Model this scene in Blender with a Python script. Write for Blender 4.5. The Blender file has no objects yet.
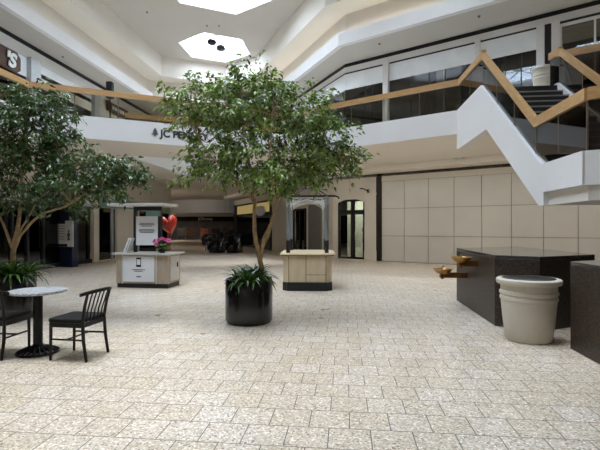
import bpy, bmesh, math, random
from mathutils import Vector, Matrix, Euler
random.seed(7)
C = bpy.context.scene.collection
R = math.radians
F = 436.0; CH = 1.5; HZ = 228.0          # focal length in pixels, eye height, horizon row
T6 = R(6)                                # plan grid of the building is turned 6 degrees

# ------------------------------------------------------------------ helpers
def dvec(deg): return Vector((math.sin(R(deg)), math.cos(R(deg)), 0))
def nvec(deg): return Vector((math.cos(R(deg)), -math.sin(R(deg)), 0))   # right-hand normal of a direction
def ground(px, py, z=0.0):
    Y = F*(CH-z)/(py-HZ); return Vector(((px-300)/F*Y, Y, z))
def on_line(px, n, off):                 # pixel column meets the vertical plane n.p = off
    k = (px-300)/F; Y = off/(n.x*k+n.y); return Vector((k*Y, Y, 0))

class MB:
    def __init__(s): s.v=[]; s.f=[]
    def add(s, vs, fs):
        b=len(s.v); s.v += [tuple(v) for v in vs]; s.f += [tuple(b+i for i in f) for f in fs]; return s
    def box(s, c, size, rz=0.0, rx=0.0, ry=0.0):
        M = Matrix.Translation(c) @ Euler((rx,ry,rz)).to_matrix().to_4x4()
        x,y,z=[q/2 for q in size]
        vs=[M@Vector(p) for p in ((-x,-y,-z),(x,-y,-z),(x,y,-z),(-x,y,-z),(-x,-y,z),(x,-y,z),(x,y,z),(-x,y,z))]
        return s.add(vs,[(3,2,1,0),(4,5,6,7),(0,1,5,4),(1,2,6,5),(2,3,7,6),(3,0,4,7)])
    def prism(s, poly, z0, z1):
        n=len(poly); vs=[(p[0],p[1],z0) for p in poly]+[(p[0],p[1],z1) for p in poly]
        return s.add(vs,[tuple(range(n-1,-1,-1)),tuple(range(n,2*n))]+[(i,(i+1)%n,(i+1)%n+n,i+n) for i in range(n)])
    def ring(s, inner, outer, z0, z1):
        n=len(inner)
        vs=[(p[0],p[1],z0) for p in inner]+[(p[0],p[1],z0) for p in outer]+[(p[0],p[1],z1) for p in inner]+[(p[0],p[1],z1) for p in outer]
        fs=[]
        for i in range(n):
            j=(i+1)%n
            fs+=[(i,j,n+j,n+i),(2*n+i,3*n+i,3*n+j,2*n+j),(i,2*n+i,2*n+j,j),(n+i,n+j,3*n+j,3*n+i)]
        return s.add(vs,fs)
    def prism_holes(s, outer, holes, z0, z1):
        bm=bmesh.new(); loops=[outer]+holes; allv=[]
        for lp in loops:
            vs=[bm.verts.new((p[0],p[1],0)) for p in lp]; allv+=vs
            for i in range(len(vs)): bm.edges.new((vs[i],vs[(i+1)%len(vs)]))
        bm.verts.index_update()
        bmesh.ops.triangle_fill(bm, use_beauty=True, use_dissolve=False, edges=bm.edges[:], normal=(0,0,1))
        bm.verts.index_update(); N=len(allv)
        tri=[tuple(v.index for v in f.verts) for f in bm.faces]
        co=[v.co.copy() for v in bm.verts]; bm.free()
        vs=[(c.x,c.y,z0) for c in co]+[(c.x,c.y,z1) for c in co]
        fs=[t for t in tri]+[tuple(i+N for i in t[::-1]) for t in tri]
        b=0
        for lp in loops:
            n=len(lp)
            fs+=[(b+i,b+(i+1)%n,b+(i+1)%n+N,b+i+N) for i in range(n)]; b+=n
        return s.add(vs,fs)
    def profile(s, pts, p0, along, thick, t0=0.0):  # polygon (s,z) in the vertical plane through p0 along a direction, given thickness to its right
        nn=Vector((along.y,-along.x,0)); n=len(pts)
        A=[p0+along*a+nn*t0+Vector((0,0,z)) for a,z in pts]; B=[q+nn*thick for q in A]
        return s.add(A+B,[tuple(range(n)),tuple(range(2*n-1,n-1,-1))]+[(i,i+n,(i+1)%n+n,(i+1)%n) for i in range(n)])
    def beam(s, p, q, w, h):             # bar with vertical ends, w across, h upright
        p=Vector(p); q=Vector(q); d=(q-p); d.z=0; d.normalize(); n=Vector((d.y,-d.x,0))*(w/2); u=Vector((0,0,h/2))
        vs=[p-n-u,p+n-u,p+n+u,p-n+u,q-n-u,q+n-u,q+n+u,q-n+u]
        return s.add(vs,[(0,1,2,3),(7,6,5,4),(0,4,5,1),(1,5,6,2),(2,6,7,3),(3,7,4,0)])
    def tube(s, pts, rad, seg=8, cap=True):
        pts=[Vector(p) for p in pts]; n=len(pts)
        rads=rad if isinstance(rad,(list,tuple)) else [rad]*n
        up=None; vs=[]
        for i,p in enumerate(pts):
            t=(pts[min(i+1,n-1)]-pts[max(i-1,0)])
            if t.length<1e-9: t=Vector((0,0,1))
            t.normalize()
            if up is None: up=t.orthogonal().normalized()
            up=(up-t*up.dot(t))
            if up.length<1e-6: up=t.orthogonal()
            up.normalize(); b=t.cross(up)
            for k in range(seg):
                a=2*math.pi*k/seg; vs.append(p+(up*math.cos(a)+b*math.sin(a))*rads[i])
        fs=[]
        for i in range(n-1):
            for k in range(seg):
                k2=(k+1)%seg; fs.append((i*seg+k,i*seg+k2,(i+1)*seg+k2,(i+1)*seg+k))
        if cap: fs+=[tuple(range(seg-1,-1,-1)),tuple((n-1)*seg+k for k in range(seg))]
        return s.add(vs,fs)
    def lathe(s, prof, c=(0,0,0), seg=40):
        c=Vector(c); n=len(prof); vs=[]
        for r,z in prof:
            for k in range(seg):
                a=2*math.pi*k/seg; vs.append(c+Vector((r*math.cos(a),r*math.sin(a),z)))
        fs=[]
        for i in range(n-1):
            for k in range(seg):
                k2=(k+1)%seg; fs.append((i*seg+k,i*seg+k2,(i+1)*seg+k2,(i+1)*seg+k))
        if prof[0][0]>1e-4: fs.append(tuple(range(seg-1,-1,-1)))
        if prof[-1][0]>1e-4: fs.append(tuple((n-1)*seg+k for k in range(seg)))
        return s.add(vs,fs)
    def build(s, name, m, parent=None, smooth=None, bevel=0.0, local=False, weld=False):
        me=bpy.data.meshes.new(name)
        o0=Vector((0,0,0))
        if parent is not None and not local:
            q=parent
            while q is not None: o0+=Vector(q.location); q=q.parent
        me.from_pydata([tuple(Vector(v)-o0) for v in s.v],[],s.f); me.update()
        bm=bmesh.new(); bm.from_mesh(me)
        if weld: bmesh.ops.remove_doubles(bm,verts=bm.verts,dist=1e-5)
        bmesh.ops.recalc_face_normals(bm,faces=bm.faces); bm.to_mesh(me); bm.free()
        me.materials.append(m)
        if smooth is not None:
            for p in me.polygons: p.use_smooth=True
            me.set_sharp_from_angle(angle=R(smooth))
        o=bpy.data.objects.new(name,me); C.objects.link(o)
        if parent is not None: o.parent=parent
        if bevel:
            b=o.modifiers.new('bevel','BEVEL'); b.width=bevel; b.segments=2; b.limit_method='ANGLE'; b.angle_limit=R(40)
        return o
def tag(o,label,cat,group=None,kind=None):
    o['label']=label; o['category']=cat
    if group: o['group']=group
    if kind: o['kind']=kind
    return o
def thing(name,label,cat,loc=(0,0,0),rz=0.0,group=None):
    o=bpy.data.objects.new(name,None); C.objects.link(o); o.location=loc; o.rotation_euler=(0,0,rz); o.empty_display_size=.1
    return tag(o,label,cat,group)
def struct(o,label=None,cat=None):
    o['kind']='structure'
    if label: o['label']=label
    if cat: o['category']=cat
    return o
def dup(root,loc,rz,label,group=None):
    r=root.copy(); C.objects.link(r); r.location=loc; r.rotation_euler=(0,0,rz); r['label']=label
    if group: r['group']=group
    for ch in list(root.children):
        c=ch.copy(); C.objects.link(c); c.parent=r
        for g in list(ch.children):
            d=g.copy(); C.objects.link(d); d.parent=c
    return r
def text_part(name, body, size, m, parent, pos, rot, extrude=.01, align='LEFT', bold=0.0):
    cu=bpy.data.curves.new(name,'FONT'); cu.body=body; cu.size=size; cu.extrude=extrude; cu.align_x=align; cu.offset=bold; cu.shear=.2 if body[0]=="'" else 0
    t=bpy.data.objects.new(name+'_tmp',cu); C.objects.link(t)
    bpy.context.view_layer.update()
    me=bpy.data.meshes.new_from_object(t.evaluated_get(bpy.context.evaluated_depsgraph_get()))
    bpy.data.objects.remove(t)
    me.materials.clear(); me.materials.append(m)
    o=bpy.data.objects.new(name,me); C.objects.link(o)
    M=Matrix.Translation(pos) @ rot.to_matrix().to_4x4()
    me.transform(M)
    o0=Vector((0,0,0)); q=parent
    while q is not None: o0+=Vector(q.location); q=q.parent
    me.transform(Matrix.Translation(-o0))
    if parent is not None: o.parent=parent
    return o
def up_rot(deg):                          # text standing up; deg = direction (clockwise from +Y) in which it reads
    return Euler((math.pi/2,0,R(90-deg)))

# ------------------------------------------------------------------ materials
def new_mat(name):
    m=bpy.data.materials.new(name); m.use_nodes=True; nt=m.node_tree; nt.nodes.clear()
    out=nt.nodes.new('ShaderNodeOutputMaterial'); return m,nt,out
def lin(c):
    return tuple((x/12.92 if x<=.04045 else ((x+.055)/1.055)**2.4) for x in [q/255 for q in c])+(1,)
def mat(name,rgb,rough=.5,metal=0.0,var=.06,scale=6.0,spec=.5,bump=0.0,bscale=60,rgb2=None,coat=0.0):
    m,nt,out=new_mat(name); N=nt.nodes; L=nt.links
    p=N.new('ShaderNodeBsdfPrincipled'); L.new(p.outputs[0],out.inputs[0])
    p.inputs['Roughness'].default_value=rough; p.inputs['Metallic'].default_value=metal
    p.inputs['Specular IOR Level'].default_value=spec; p.inputs['Coat Weight'].default_value=coat
    c=lin(rgb); c2=lin(rgb2) if rgb2 else tuple(x*(1-var*2) for x in c[:3])+(1,)
    tc=N.new('ShaderNodeTexCoord'); nz=N.new('ShaderNodeTexNoise'); nz.inputs['Scale'].default_value=scale; nz.inputs['Detail'].default_value=4
    L.new(tc.outputs['Object'],nz.inputs['Vector'])
    rp=N.new('ShaderNodeValToRGB'); rp.color_ramp.elements[0].position=.35; rp.color_ramp.elements[1].position=.65
    rp.color_ramp.elements[0].color=c2; rp.color_ramp.elements[1].color=c
    L.new(nz.outputs['Fac'],rp.inputs[0]); L.new(rp.outputs[0],p.inputs['Base Color'])
    if bump:
        n2=N.new('ShaderNodeTexNoise'); n2.inputs['Scale'].default_value=bscale; L.new(tc.outputs['Object'],n2.inputs['Vector'])
        b=N.new('ShaderNodeBump'); b.inputs['Strength'].default_value=bump; b.inputs['Distance'].default_value=.01
        L.new(n2.outputs['Fac'],b.inputs['Height']); L.new(b.outputs[0],p.inputs['Normal'])
    return m
def wood(name,rgb,rgb2,rough=.4,scale=(1.5,1.5,14)):
    m,nt,out=new_mat(name); N=nt.nodes; L=nt.links
    p=N.new('ShaderNodeBsdfPrincipled'); L.new(p.outputs[0],out.inputs[0]); p.inputs['Roughness'].default_value=rough
    tc=N.new('ShaderNodeTexCoord'); mp=N.new('ShaderNodeMapping'); mp.inputs['Scale'].default_value=scale
    nz=N.new('ShaderNodeTexNoise'); nz.inputs['Scale'].default_value=3; nz.inputs['Detail'].default_value=6; nz.inputs['Roughness'].default_value=.65
    L.new(tc.outputs['Object'],mp.inputs[0]); L.new(mp.outputs[0],nz.inputs['Vector'])
    rp=N.new('ShaderNodeValToRGB'); rp.color_ramp.elements[0].position=.3; rp.color_ramp.elements[1].position=.7
    rp.color_ramp.elements[0].color=lin(rgb2); rp.color_ramp.elements[1].color=lin(rgb)
    L.new(nz.outputs['Fac'],rp.inputs[0]); L.new(rp.outputs[0],p.inputs['Base Color'])
    return m
def glass(name,tint,refl=1.0,rough=.02):
    m,nt,out=new_mat(name); N=nt.nodes; L=nt.links
    tr=N.new('ShaderNodeBsdfTransparent'); tr.inputs[0].default_value=lin(tint)
    gl=N.new('ShaderNodeBsdfGlossy'); gl.inputs['Roughness'].default_value=rough; gl.inputs[0].default_value=(.95,.97,1,1)
    fr=N.new('ShaderNodeFresnel'); fr.inputs[0].default_value=1.5
    mu=N.new('ShaderNodeMath'); mu.operation='MULTIPLY'; mu.inputs[1].default_value=refl; mu.use_clamp=True
    mx=N.new('ShaderNodeMixShader'); L.new(fr.outputs[0],mu.inputs[0]); L.new(mu.outputs[0],mx.inputs[0]); L.new(tr.outputs[0],mx.inputs[1]); L.new(gl.outputs[0],mx.inputs[2]); L.new(mx.outputs[0],out.inputs[0])
    return m
def emit(name,rgb,strength):
    m,nt,out=new_mat(name); e=nt.nodes.new('ShaderNodeEmission'); e.inputs[0].default_value=lin(rgb); e.inputs[1].default_value=strength
    nt.links.new(e.outputs[0],out.inputs[0]); return m
def speckle(name,cols,scale,rough=.3,spec=.5,big=None):
    m,nt,out=new_mat(name); N=nt.nodes; L=nt.links
    p=N.new('ShaderNodeBsdfPrincipled'); L.new(p.outputs[0],out.inputs[0]); p.inputs['Roughness'].default_value=rough; p.inputs['Specular IOR Level'].default_value=spec
    tc=N.new('ShaderNodeTexCoord'); vo=N.new('ShaderNodeTexVoronoi'); vo.inputs['Scale'].default_value=scale
    L.new(tc.outputs['Object'],vo.inputs['Vector'])
    sp=N.new('ShaderNodeSeparateColor'); L.new(vo.outputs['Color'],sp.inputs[0])
    rp=N.new('ShaderNodeValToRGB'); rp.color_ramp.interpolation='CONSTANT'
    e=rp.color_ramp.elements
    while len(e)<len(cols): e.new(.5)
    for i,(pos,c) in enumerate(cols): e[i].position=pos; e[i].color=lin(c)
    L.new(sp.outputs[0],rp.inputs[0]); L.new(rp.outputs[0],p.inputs['Base Color'])
    return m

def floor_mat():
    m,nt,out=new_mat('terrazzo_tiles'); N=nt.nodes; L=nt.links
    p=N.new('ShaderNodeBsdfPrincipled'); L.new(p.outputs[0],out.inputs[0])
    tc=N.new('ShaderNodeTexCoord'); mp=N.new('ShaderNodeMapping'); mp.inputs['Rotation'].default_value=(0,0,T6); mp.inputs['Location'].default_value=(.125,-.225,0)
    L.new(tc.outputs['Object'],mp.inputs[0])
    br=N.new('ShaderNodeTexBrick'); br.offset=.5; br.offset_frequency=2; br.squash=1
    br.inputs['Scale'].default_value=1; br.inputs['Brick Width'].default_value=.305; br.inputs['Row Height'].default_value=.305
    br.inputs['Mortar Size'].default_value=.0044; br.inputs['Mortar Smooth'].default_value=.15; br.inputs['Bias'].default_value=0
    br.inputs['Color1'].default_value=(0,0,0,1); br.inputs['Color2'].default_value=(1,1,1,1); br.inputs['Mortar'].default_value=(.5,.5,.5,1)
    L.new(mp.outputs[0],br.inputs['Vector'])
    tone=N.new('ShaderNodeValToRGB'); e=tone.color_ramp.elements
    e[0].position=0; e[0].color=lin((211,199,183)); e[1].position=1; e[1].color=lin((221,211,203))
    x=e.new(.35); x.color=lin((213,202,188)); x=e.new(.7); x.color=lin((218,207,196))
    L.new(br.outputs['Color'],tone.inputs[0])
    vo=N.new('ShaderNodeTexVoronoi'); vo.inputs['Scale'].default_value=75; L.new(mp.outputs[0],vo.inputs['Vector'])
    sp=N.new('ShaderNodeSeparateColor'); L.new(vo.outputs['Color'],sp.inputs[0])
    rp=N.new('ShaderNodeValToRGB'); rp.color_ramp.interpolation='CONSTANT'; e=rp.color_ramp.elements
    cols=[(0,(.38,.31,.23,1)),(.05,(.72,.66,.55,1)),(.25,(.86,.80,.70,1)),(.45,(1,.98,.95,1)),(.75,(1.15,1.13,1.1,1)),(.9,(1.45,1.43,1.42,1))]
    while len(e)<len(cols): e.new(.5)
    for i,(q,c) in enumerate(cols): e[i].position=q; e[i].color=c
    L.new(sp.outputs[0],rp.inputs[0])
    mul=N.new('ShaderNodeMix'); mul.data_type='RGBA'; mul.blend_type='MULTIPLY'; mul.inputs[0].default_value=1
    L.new(tone.outputs[0],mul.inputs[6]); L.new(rp.outputs[0],mul.inputs[7])
    nz=N.new('ShaderNodeTexNoise'); nz.inputs['Scale'].default_value=.8; nz.inputs['Detail'].default_value=3; L.new(mp.outputs[0],nz.inputs['Vector'])
    mu2=N.new('ShaderNodeMix'); mu2.data_type='RGBA'; mu2.blend_type='MULTIPLY'; mu2.inputs[0].default_value=.14
    L.new(mul.outputs[2],mu2.inputs[6]); L.new(nz.outputs['Fac'],mu2.inputs[7])
    mx=N.new('ShaderNodeMix'); mx.data_type='RGBA'; L.new(br.outputs['Fac'],mx.inputs[0]); L.new(mu2.outputs[2],mx.inputs[6]); mx.inputs[7].default_value=lin((92,84,74))
    L.new(mx.outputs[2],p.inputs['Base Color'])
    n3=N.new('ShaderNodeTexNoise'); n3.inputs['Scale'].default_value=2.5; L.new(mp.outputs[0],n3.inputs['Vector'])
    mr=N.new('ShaderNodeMapRange'); mr.inputs[3].default_value=.22; mr.inputs[4].default_value=.42; L.new(n3.outputs['Fac'],mr.inputs[0])
    L.new(mr.outputs[0],p.inputs['Roughness'])
    bp=N.new('ShaderNodeBump'); bp.invert=True; bp.inputs['Strength'].default_value=.25; bp.inputs['Distance'].default_value=.003
    L.new(br.outputs['Fac'],bp.inputs['Height']); L.new(bp.outputs[0],p.inputs['Normal'])
    return m

def leaf_mat(name,c1,c2):
    m,nt,out=new_mat(name); N=nt.nodes; L=nt.links
    p=N.new('ShaderNodeBsdfPrincipled'); p.inputs['Roughness'].default_value=.27; p.inputs['Specular IOR Level'].default_value=.75
    ge=N.new('ShaderNodeNewGeometry'); rp=N.new('ShaderNodeValToRGB')
    rp.color_ramp.elements[0].color=lin(c1); rp.color_ramp.elements[1].color=lin(c2)
    L.new(ge.outputs['Random Per Island'],rp.inputs[0]); L.new(rp.outputs[0],p.inputs['Base Color'])
    t=N.new('ShaderNodeBsdfTranslucent'); L.new(rp.outputs[0],t.inputs[0])
    mx=N.new('ShaderNodeMixShader'); mx.inputs[0].default_value=.26
    L.new(p.outputs[0],mx.inputs[1]); L.new(t.outputs[0],mx.inputs[2]); L.new(mx.outputs[0],out.inputs[0])
    return m

M={}
M['paint']=mat('white_ceiling_paint',(228,221,211),.85,var=.02,scale=.6)
M['ceil']=mat('shade_greyed_ceiling',(202,195,187),.85,var=.02,scale=.6)  # greyed copy of the ceiling paint, dimmer light put into the colour
M['slabsoffit']=mat('cream_soffit_paint',(238,232,221),.8,var=.02,scale=.6)
M['fascia']=mat('white_fascia_paint',(232,230,229),.55,var=.02,scale=.8)
M['cream']=mat('cream_wall_paint',(220,213,200),.7,var=.03,scale=.7)
M['panel']=mat('cream_barricade_panel',(216,214,206),.6,var=.03,scale=.9)
M['gap']=mat('panel_joint',(150,142,130),.7)
M['black']=mat('black_band',(16,15,15),.5)
M['floor']=floor_mat()
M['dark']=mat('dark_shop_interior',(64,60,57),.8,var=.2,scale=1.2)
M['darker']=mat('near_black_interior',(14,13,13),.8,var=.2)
M['upfloor']=mat('upper_floor',(150,140,126),.5,scale=3)
M['oak']=wood('honey_oak',(200,160,108),(176,134,84),.38)
M['bronze']=mat('dark_bronze_post',(112,94,78),.45,.3)
M['clear']=glass('clear_railing_glass',(214,212,204),.8)
M['smoke']=glass('smoked_stair_glass',(158,148,138),.9)
M['shop']=glass('shop_glass',(184,188,188),1.2)
M['doorglass']=glass('door_glass',(226,232,230),1.2)
M['sky']=glass('skylight_glass',(245,250,255),.3)
M['signwhite']=mat('white_sign_panel',(246,249,252),.25,var=.04,scale=1.5)
M['alu']=mat('pale_aluminium',(196,200,203),.35,.3)
M['charcoal']=mat('charcoal_metal',(44,44,46),.45,.3)
M['blackgloss']=mat('glossy_black_planter',(10,10,11),.22,spec=.5,var=.1,coat=.3)
M['soil']=mat('dark_soil',(40,30,22),.95,var=.3,scale=30,bump=.5)
M['bark']=mat('tan_bark',(180,152,114),.8,var=.2,scale=14,bump=.4,bscale=40)
M['leaf']=leaf_mat('ficus_leaf',(36,60,24),(150,178,84))
M['leafshaded']=leaf_mat('ficus_leaf_shaded',(34,56,28),(96,124,66))  # left tree's leaves, its shade put into the colour
M['strap']=leaf_mat('strap_leaf',(38,66,22),(96,132,54))
M['chairblack']=mat('black_chair_wood',(12,12,13),.42,var=.1,spec=.35)
M['vinyl']=mat('black_vinyl_seat',(14,14,16),.55,var=.1,spec=.25)
M['tabletop']=speckle('grey_speckled_tabletop',[(0,(96,98,102)),(.2,(150,152,156)),(.5,(182,184,188)),(.8,(214,216,220))],130,.35)
M['iron']=mat('black_cast_iron',(18,18,19),.4,.4,bump=.2)
M['granite']=speckle('dark_brown_granite',[(0,(34,26,21)),(.35,(54,42,34)),(.7,(64,51,41)),(.9,(84,68,56))],75,.42,.4)
M['granitetop']=speckle('polished_granite_top',[(0,(44,42,43)),(.4,(58,56,57)),(.8,(78,75,75))],140,.08,.6)
M['brass']=mat('aged_brass',(176,134,74),.28,.9,var=.15,scale=12)
M['brassdark']=mat('dark_bronze_arm',(120,84,44),.35,.85,var=.15)
M['chrome']=mat('chrome',(215,215,215),.12,1.0)
M['stonepot']=mat('cream_cast_stone',(206,198,182),.6,var=.04,scale=5,bump=.15,bscale=90)
M['liner']=mat('black_liner',(20,20,22),.4)
M['kioskwood']=wood('pale_maple_laminate',(206,188,158),(188,168,136),.45,(3,3,.8))
M['kioskwood2']=wood('grey_ash_laminate',(176,160,142),(156,140,122),.5,(3,3,.8))
M['counter']=mat('pale_counter_laminate',(226,206,172),.3,var=.05,scale=4)
M['counter2']=mat('white_counter_laminate',(196,192,186),.3,var=.03)
M['kick']=mat('black_kick_base',(20,20,22),.5)
M['posts']=mat('blue_grey_post',(124,127,130),.45,var=.05)
M['lattice']=mat('white_scrollwork',(216,214,208),.5)
M['paper']=mat('white_paper',(224,224,226),.6,var=.01)
M['ink']=mat('grey_ink',(90,90,96),.7)
M['navy']=mat('navy_panel',(24,32,62),.4,var=.05)
M['phone']=mat('phone_black',(26,28,36),.25)
M['red']=mat('glossy_red',(176,44,26),.22,var=.05,coat=.4)
M['pink']=mat('pink_petal',(224,92,150),.6,var=.1,scale=20)
M['rose']=mat('deep_pink_petal',(206,50,112),.6,var=.1,scale=20)
M['stem']=mat('green_stem',(52,86,36),.6)
M['terracotta']=mat('terracotta',(150,74,46),.7,var=.1)
M['teal']=mat('teal_sign_glass',(120,156,148),.3,var=.08)
M['brown']=mat('brown_sign',(92,60,38),.5,var=.1)
M['white']=mat('white_letter',(240,240,238),.5,var=.01)
M['letter']=mat('dark_letter',(54,54,56),.5)
M['amber']=emit('lit_amber_transom',(246,216,140),.27)
M['warm']=emit('warm_shop_lamp',(255,190,120),3.0)
M['jcred']=mat('rust_goods',(176,92,60),.7,var=.3,scale=4)
M['steel']=mat('brushed_steel',(170,172,176),.25,.9)
M['escalator']=mat('escalator_black',(22,24,32),.2,var=.1,coat=.5)
M['tread']=mat('black_stair_tread',(34,32,32),.5,var=.1)
M['nosing']=mat('grey_nosing',(156,150,144),.4)
M['greydoor']=mat('grey_panel_door',(128,126,122),.5)
M['skin']=mat('mannequin_white',(200,196,190),.5)
M['cloth']=mat('dark_cloth',(58,54,56),.8)

# ------------------------------------------------------------------ plan lines
nL=-nvec(6); nBL=-nvec(66); nBR=nvec(-54); nR1=nvec(-24); nR2=nvec(-54); nRT=nvec(6); nBK=Vector((0,-1,0))
def poly(lines):
    out=[]; n=len(lines)
    for i in range(n):
        (a,p),(b,q)=lines[i-1],lines[i]
        det=a.x*b.y-a.y*b.x
        out.append(((p*b.y-a.y*q)/det,(a.x*q-p*b.x)/det))
    return out
BASE=[(nL,11.22),(nBL,27.8),(nBR,20.0),(nR1,8.39),(nR2,15.4),(nRT,9.5),(nBK,6.0)]
def off(k): return poly([(n,o+k) for n,o in BASE])
def hexa(c,r,a0=6): return [(c[0]+r*math.sin(R(a0+60*k)),c[1]+r*math.cos(R(a0+60*k))) for k in range(6)]
SHELL=[(-21,-9),(21,-9),(21,60),(-21,60)]
Z3=12.0; Z2=10.8; ZS=9.35; ZF=9.88
UF=4.80                                    # upper floor level
SKY=[((-4.95,25.55),2.12),((-3.43,18.77),2.7),((-3.7,11.8),2.15),((3.0,13.4),1.7),((-3.5,4.8),3.2),((2.2,4.8),1.7)]  # skylights nearer the camera are unseen, placed and sized for their light

# ------------------------------------------------------------------ ceiling
P3=off(0); 
struct(MB().prism_holes(off(.1),[hexa(c,r) for c,r in SKY],Z3,Z3+.25).build('ceiling',M['ceil']))
wl=MB().ring(P3,off(.18),Z2,Z3).ring(off(.181),off(1.3),Z2,Z2+.12); struct(wl.build('ceiling_recess',M['paint']))
struct(MB().ring(off(1.15),off(1.3),ZF-.2,Z2+.06).ring(off(.95),off(1.3),ZF-.3,ZF-.05).build('ceiling_cove',M['paint']))
struct(MB().ring(off(.75),off(.98),ZS,ZF).build('trim_1',M['fascia']))
struct(MB().prism_holes(SHELL,[off(.9)],ZS+.02,ZS+.3).build('ceiling_soffit',M['ceil']))
for i,(c,r) in enumerate(SKY):
    w=MB().ring(hexa(c,r),hexa(c,r+.2),Z3+.1,Z3+.9).build(f'window_{i+1}',M['fascia']); struct(w)
    g=MB().prism(hexa(c,r+.1),Z3+.8,Z3+.82).build('glazing',M['sky'],w)
    fr=MB()
    for k in range(3):
        d=dvec(6+60*k); fr.beam((c[0]-d.x*r,c[1]-d.y*r,Z3+.77),(c[0]+d.x*r,c[1]+d.y*r,Z3+.77),.05,.06)
    fr.build('glazing_bar',M['alu'],w)

# ------------------------------------------------------------------ floor + outer shell
struct(MB().box((0,25.5,-.1),(42,69,.2)).build('floor',M['floor']))
for nm,c,s in (('wall_left',(-21.1,25.5,6.5),(.2,69,13.4)),('wall_right',(21.1,25.5,6.5),(.2,69,13.4)),('wall_front',(0,-9.1,6.5),(42.4,.2,13.4)),('wall_back',(0,60.1,6.5),(42.4,.2,13.4))):
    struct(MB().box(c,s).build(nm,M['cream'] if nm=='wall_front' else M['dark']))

# ------------------------------------------------------------------ upper floor slab with its openings
FRT=12.76; BRN=14.62; BRF=17.4; FARV=22.4; LFT=9.03
def meet(a,p,b,q):
    det=a.x*b.y-a.y*b.x; return Vector(((p*b.y-a.y*q)/det,(a.x*q-p*b.x)/det,0))
K_L=meet(nL,LFT,nBL,BRN); K_C=meet(nBL,BRN,nR2,FRT)
u=-dvec(6); rt=nvec(6)                      # down the stair flight (towards the viewer) / to its right
S0=Vector((4.3,10.3,0)); WF=1.8
J1=meet(nRT,nRT.dot(S0),nR2,FRT); S1=S0+rt*WF; FR2=12.2; J2=meet(nRT,nRT.dot(S1),nR2,FR2)
REND=J2+dvec(126)*9.5
frontL=meet(nL,LFT,nBK,5.5)
opening=[frontL,K_L,K_C,J1,S0,S1,J2,REND,Vector((REND.x,-5.5,0))]
void=[meet(nL,8.1,nBL,BRF),meet(nL,8.1,nBL,FARV),meet(nBL,FARV,nR1,6.6),meet(nR1,6.6,nBL,BRF)]
struct(MB().prism_holes([(-20.9,-8.9),(20.9,-8.9),(20.9,59.9),(-20.9,59.9)],[[(p.x,p.y) for p in opening],[(p.x,p.y) for p in void]],4.2,UF).build('floor_upper',M['slabsoffit']))
def strip(pts,z0,z1,t,nm,m):                # fascia strip following a polyline, thickness to its right
    mb=MB()
    for a,b in zip(pts,pts[1:]):
        d=(b-a).normalized(); n=Vector((d.y,-d.x,0)); e=d*.0
        mb.prism([(a.x,a.y),(b.x,b.y),(b.x+n.x*t,b.y+n.y*t),(a.x+n.x*t,a.y+n.y*t)][::-1],z0,z1)
    return struct(mb.build(nm,m))
strip([frontL,K_L,K_C,J1],4.19,4.87,.03,'trim_2',M['fascia'])
strip([J2,REND],4.19,4.87,.03,'trim_3',M['fascia'])
strip([void[2],void[1],void[0]],4.19,4.87,.03,'trim_4',M['fascia'])
strip([void[0],void[3],void[2]],4.19,4.87,.03,'trim_5',M['fascia'])

# ------------------------------------------------------------------ railings
RZ=5.66
def railing(pts,label,rail_m='oak',gl='clear',z0=4.87,group='glass balcony railings with oak handrails',rz=RZ):
    root=thing('balcony_railing',label,'railing',(pts[0].x,pts[0].y,z0),0,None)
    rail_on(root,pts,[rz]*len(pts),[z0]*len(pts),gl); return root
def rail_on(root,pts,zr,zb,gl,step=1.25):
    h=MB()
    for i in range(len(pts)-1):
        a=pts[i]+Vector((0,0,zr[i])); b=pts[i+1]+Vector((0,0,zr[i+1])); h.beam(a,b,.085,.165)
    h.build('handrail',M['oak'],root)
    for i in range(len(pts)-1):
        a,b=pts[i],pts[i+1]; L=(b-a).length; n=max(1,round(L/step))
        for k in range(n):
            t0,t1=k/n,(k+1)/n
            p=a.lerp(b,t0); q=a.lerp(b,t1); d=(b-a).normalized(); nn=Vector((d.y,-d.x,0))*.006
            zb0=zb[i]+(zb[i+1]-zb[i])*t0; zb1=zb[i]+(zb[i+1]-zb[i])*t1
            zr0=zr[i]+(zr[i+1]-zr[i])*t0-.09; zr1=zr[i]+(zr[i+1]-zr[i])*t1-.09
            P=p+d*.015; Q=q-d*.015
            vs=[P-nn+Vector((0,0,zb0)),Q-nn+Vector((0,0,zb1)),Q-nn+Vector((0,0,zr1)),P-nn+Vector((0,0,zr0))]
            vs+=[v+nn*2 for v in vs]
            MB().add(vs,[(0,1,2,3),(7,6,5,4),(0,4,5,1),(1,5,6,2),(2,6,7,3),(3,7,4,0)]).build('glass_panel',M[gl],root)
            if k>0 or i>0:
                MB().box((p.x,p.y,(zb0+zr0)/2),(.02,.02,zr0-zb0),-T6).build('post',M['bronze'],root)
ins=lambda n,o:o+.1
kL=meet(nL,LFT+.12,nBL,BRN+.12); kC=meet(nBL,BRN+.12,nR2,FRT+.12); kS=meet(nR2,FRT+.12,nRT,nRT.dot(S0)+.06)
railing([meet(nL,LFT+.12,nBK,4),kL],'oak topped glass railing at far left running towards the viewer below the upper shop sign')
railing([kL,kC],'oak topped glass railing directly above the store name lettering on the bridge')
b0=meet(nL,8.1,nBL,BRF-.1); b1=meet(nR1,6.6,nBL,BRF-.1)
railing([b0,b1],'oak topped glass railing on the far side of the bridge, seen through the near one')
railing([kC,kS],'glass railing with oak handrail along the right balcony in front of the upper shop windows',rz=5.71)
kT=meet(nR2,FR2+.1,nRT,nRT.dot(S1)+.0)
railing([kT,REND+nR2*.1],'glass railing with oak handrail at the top right corner beyond the stair',gl='smoke',rz=5.71)

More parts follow.
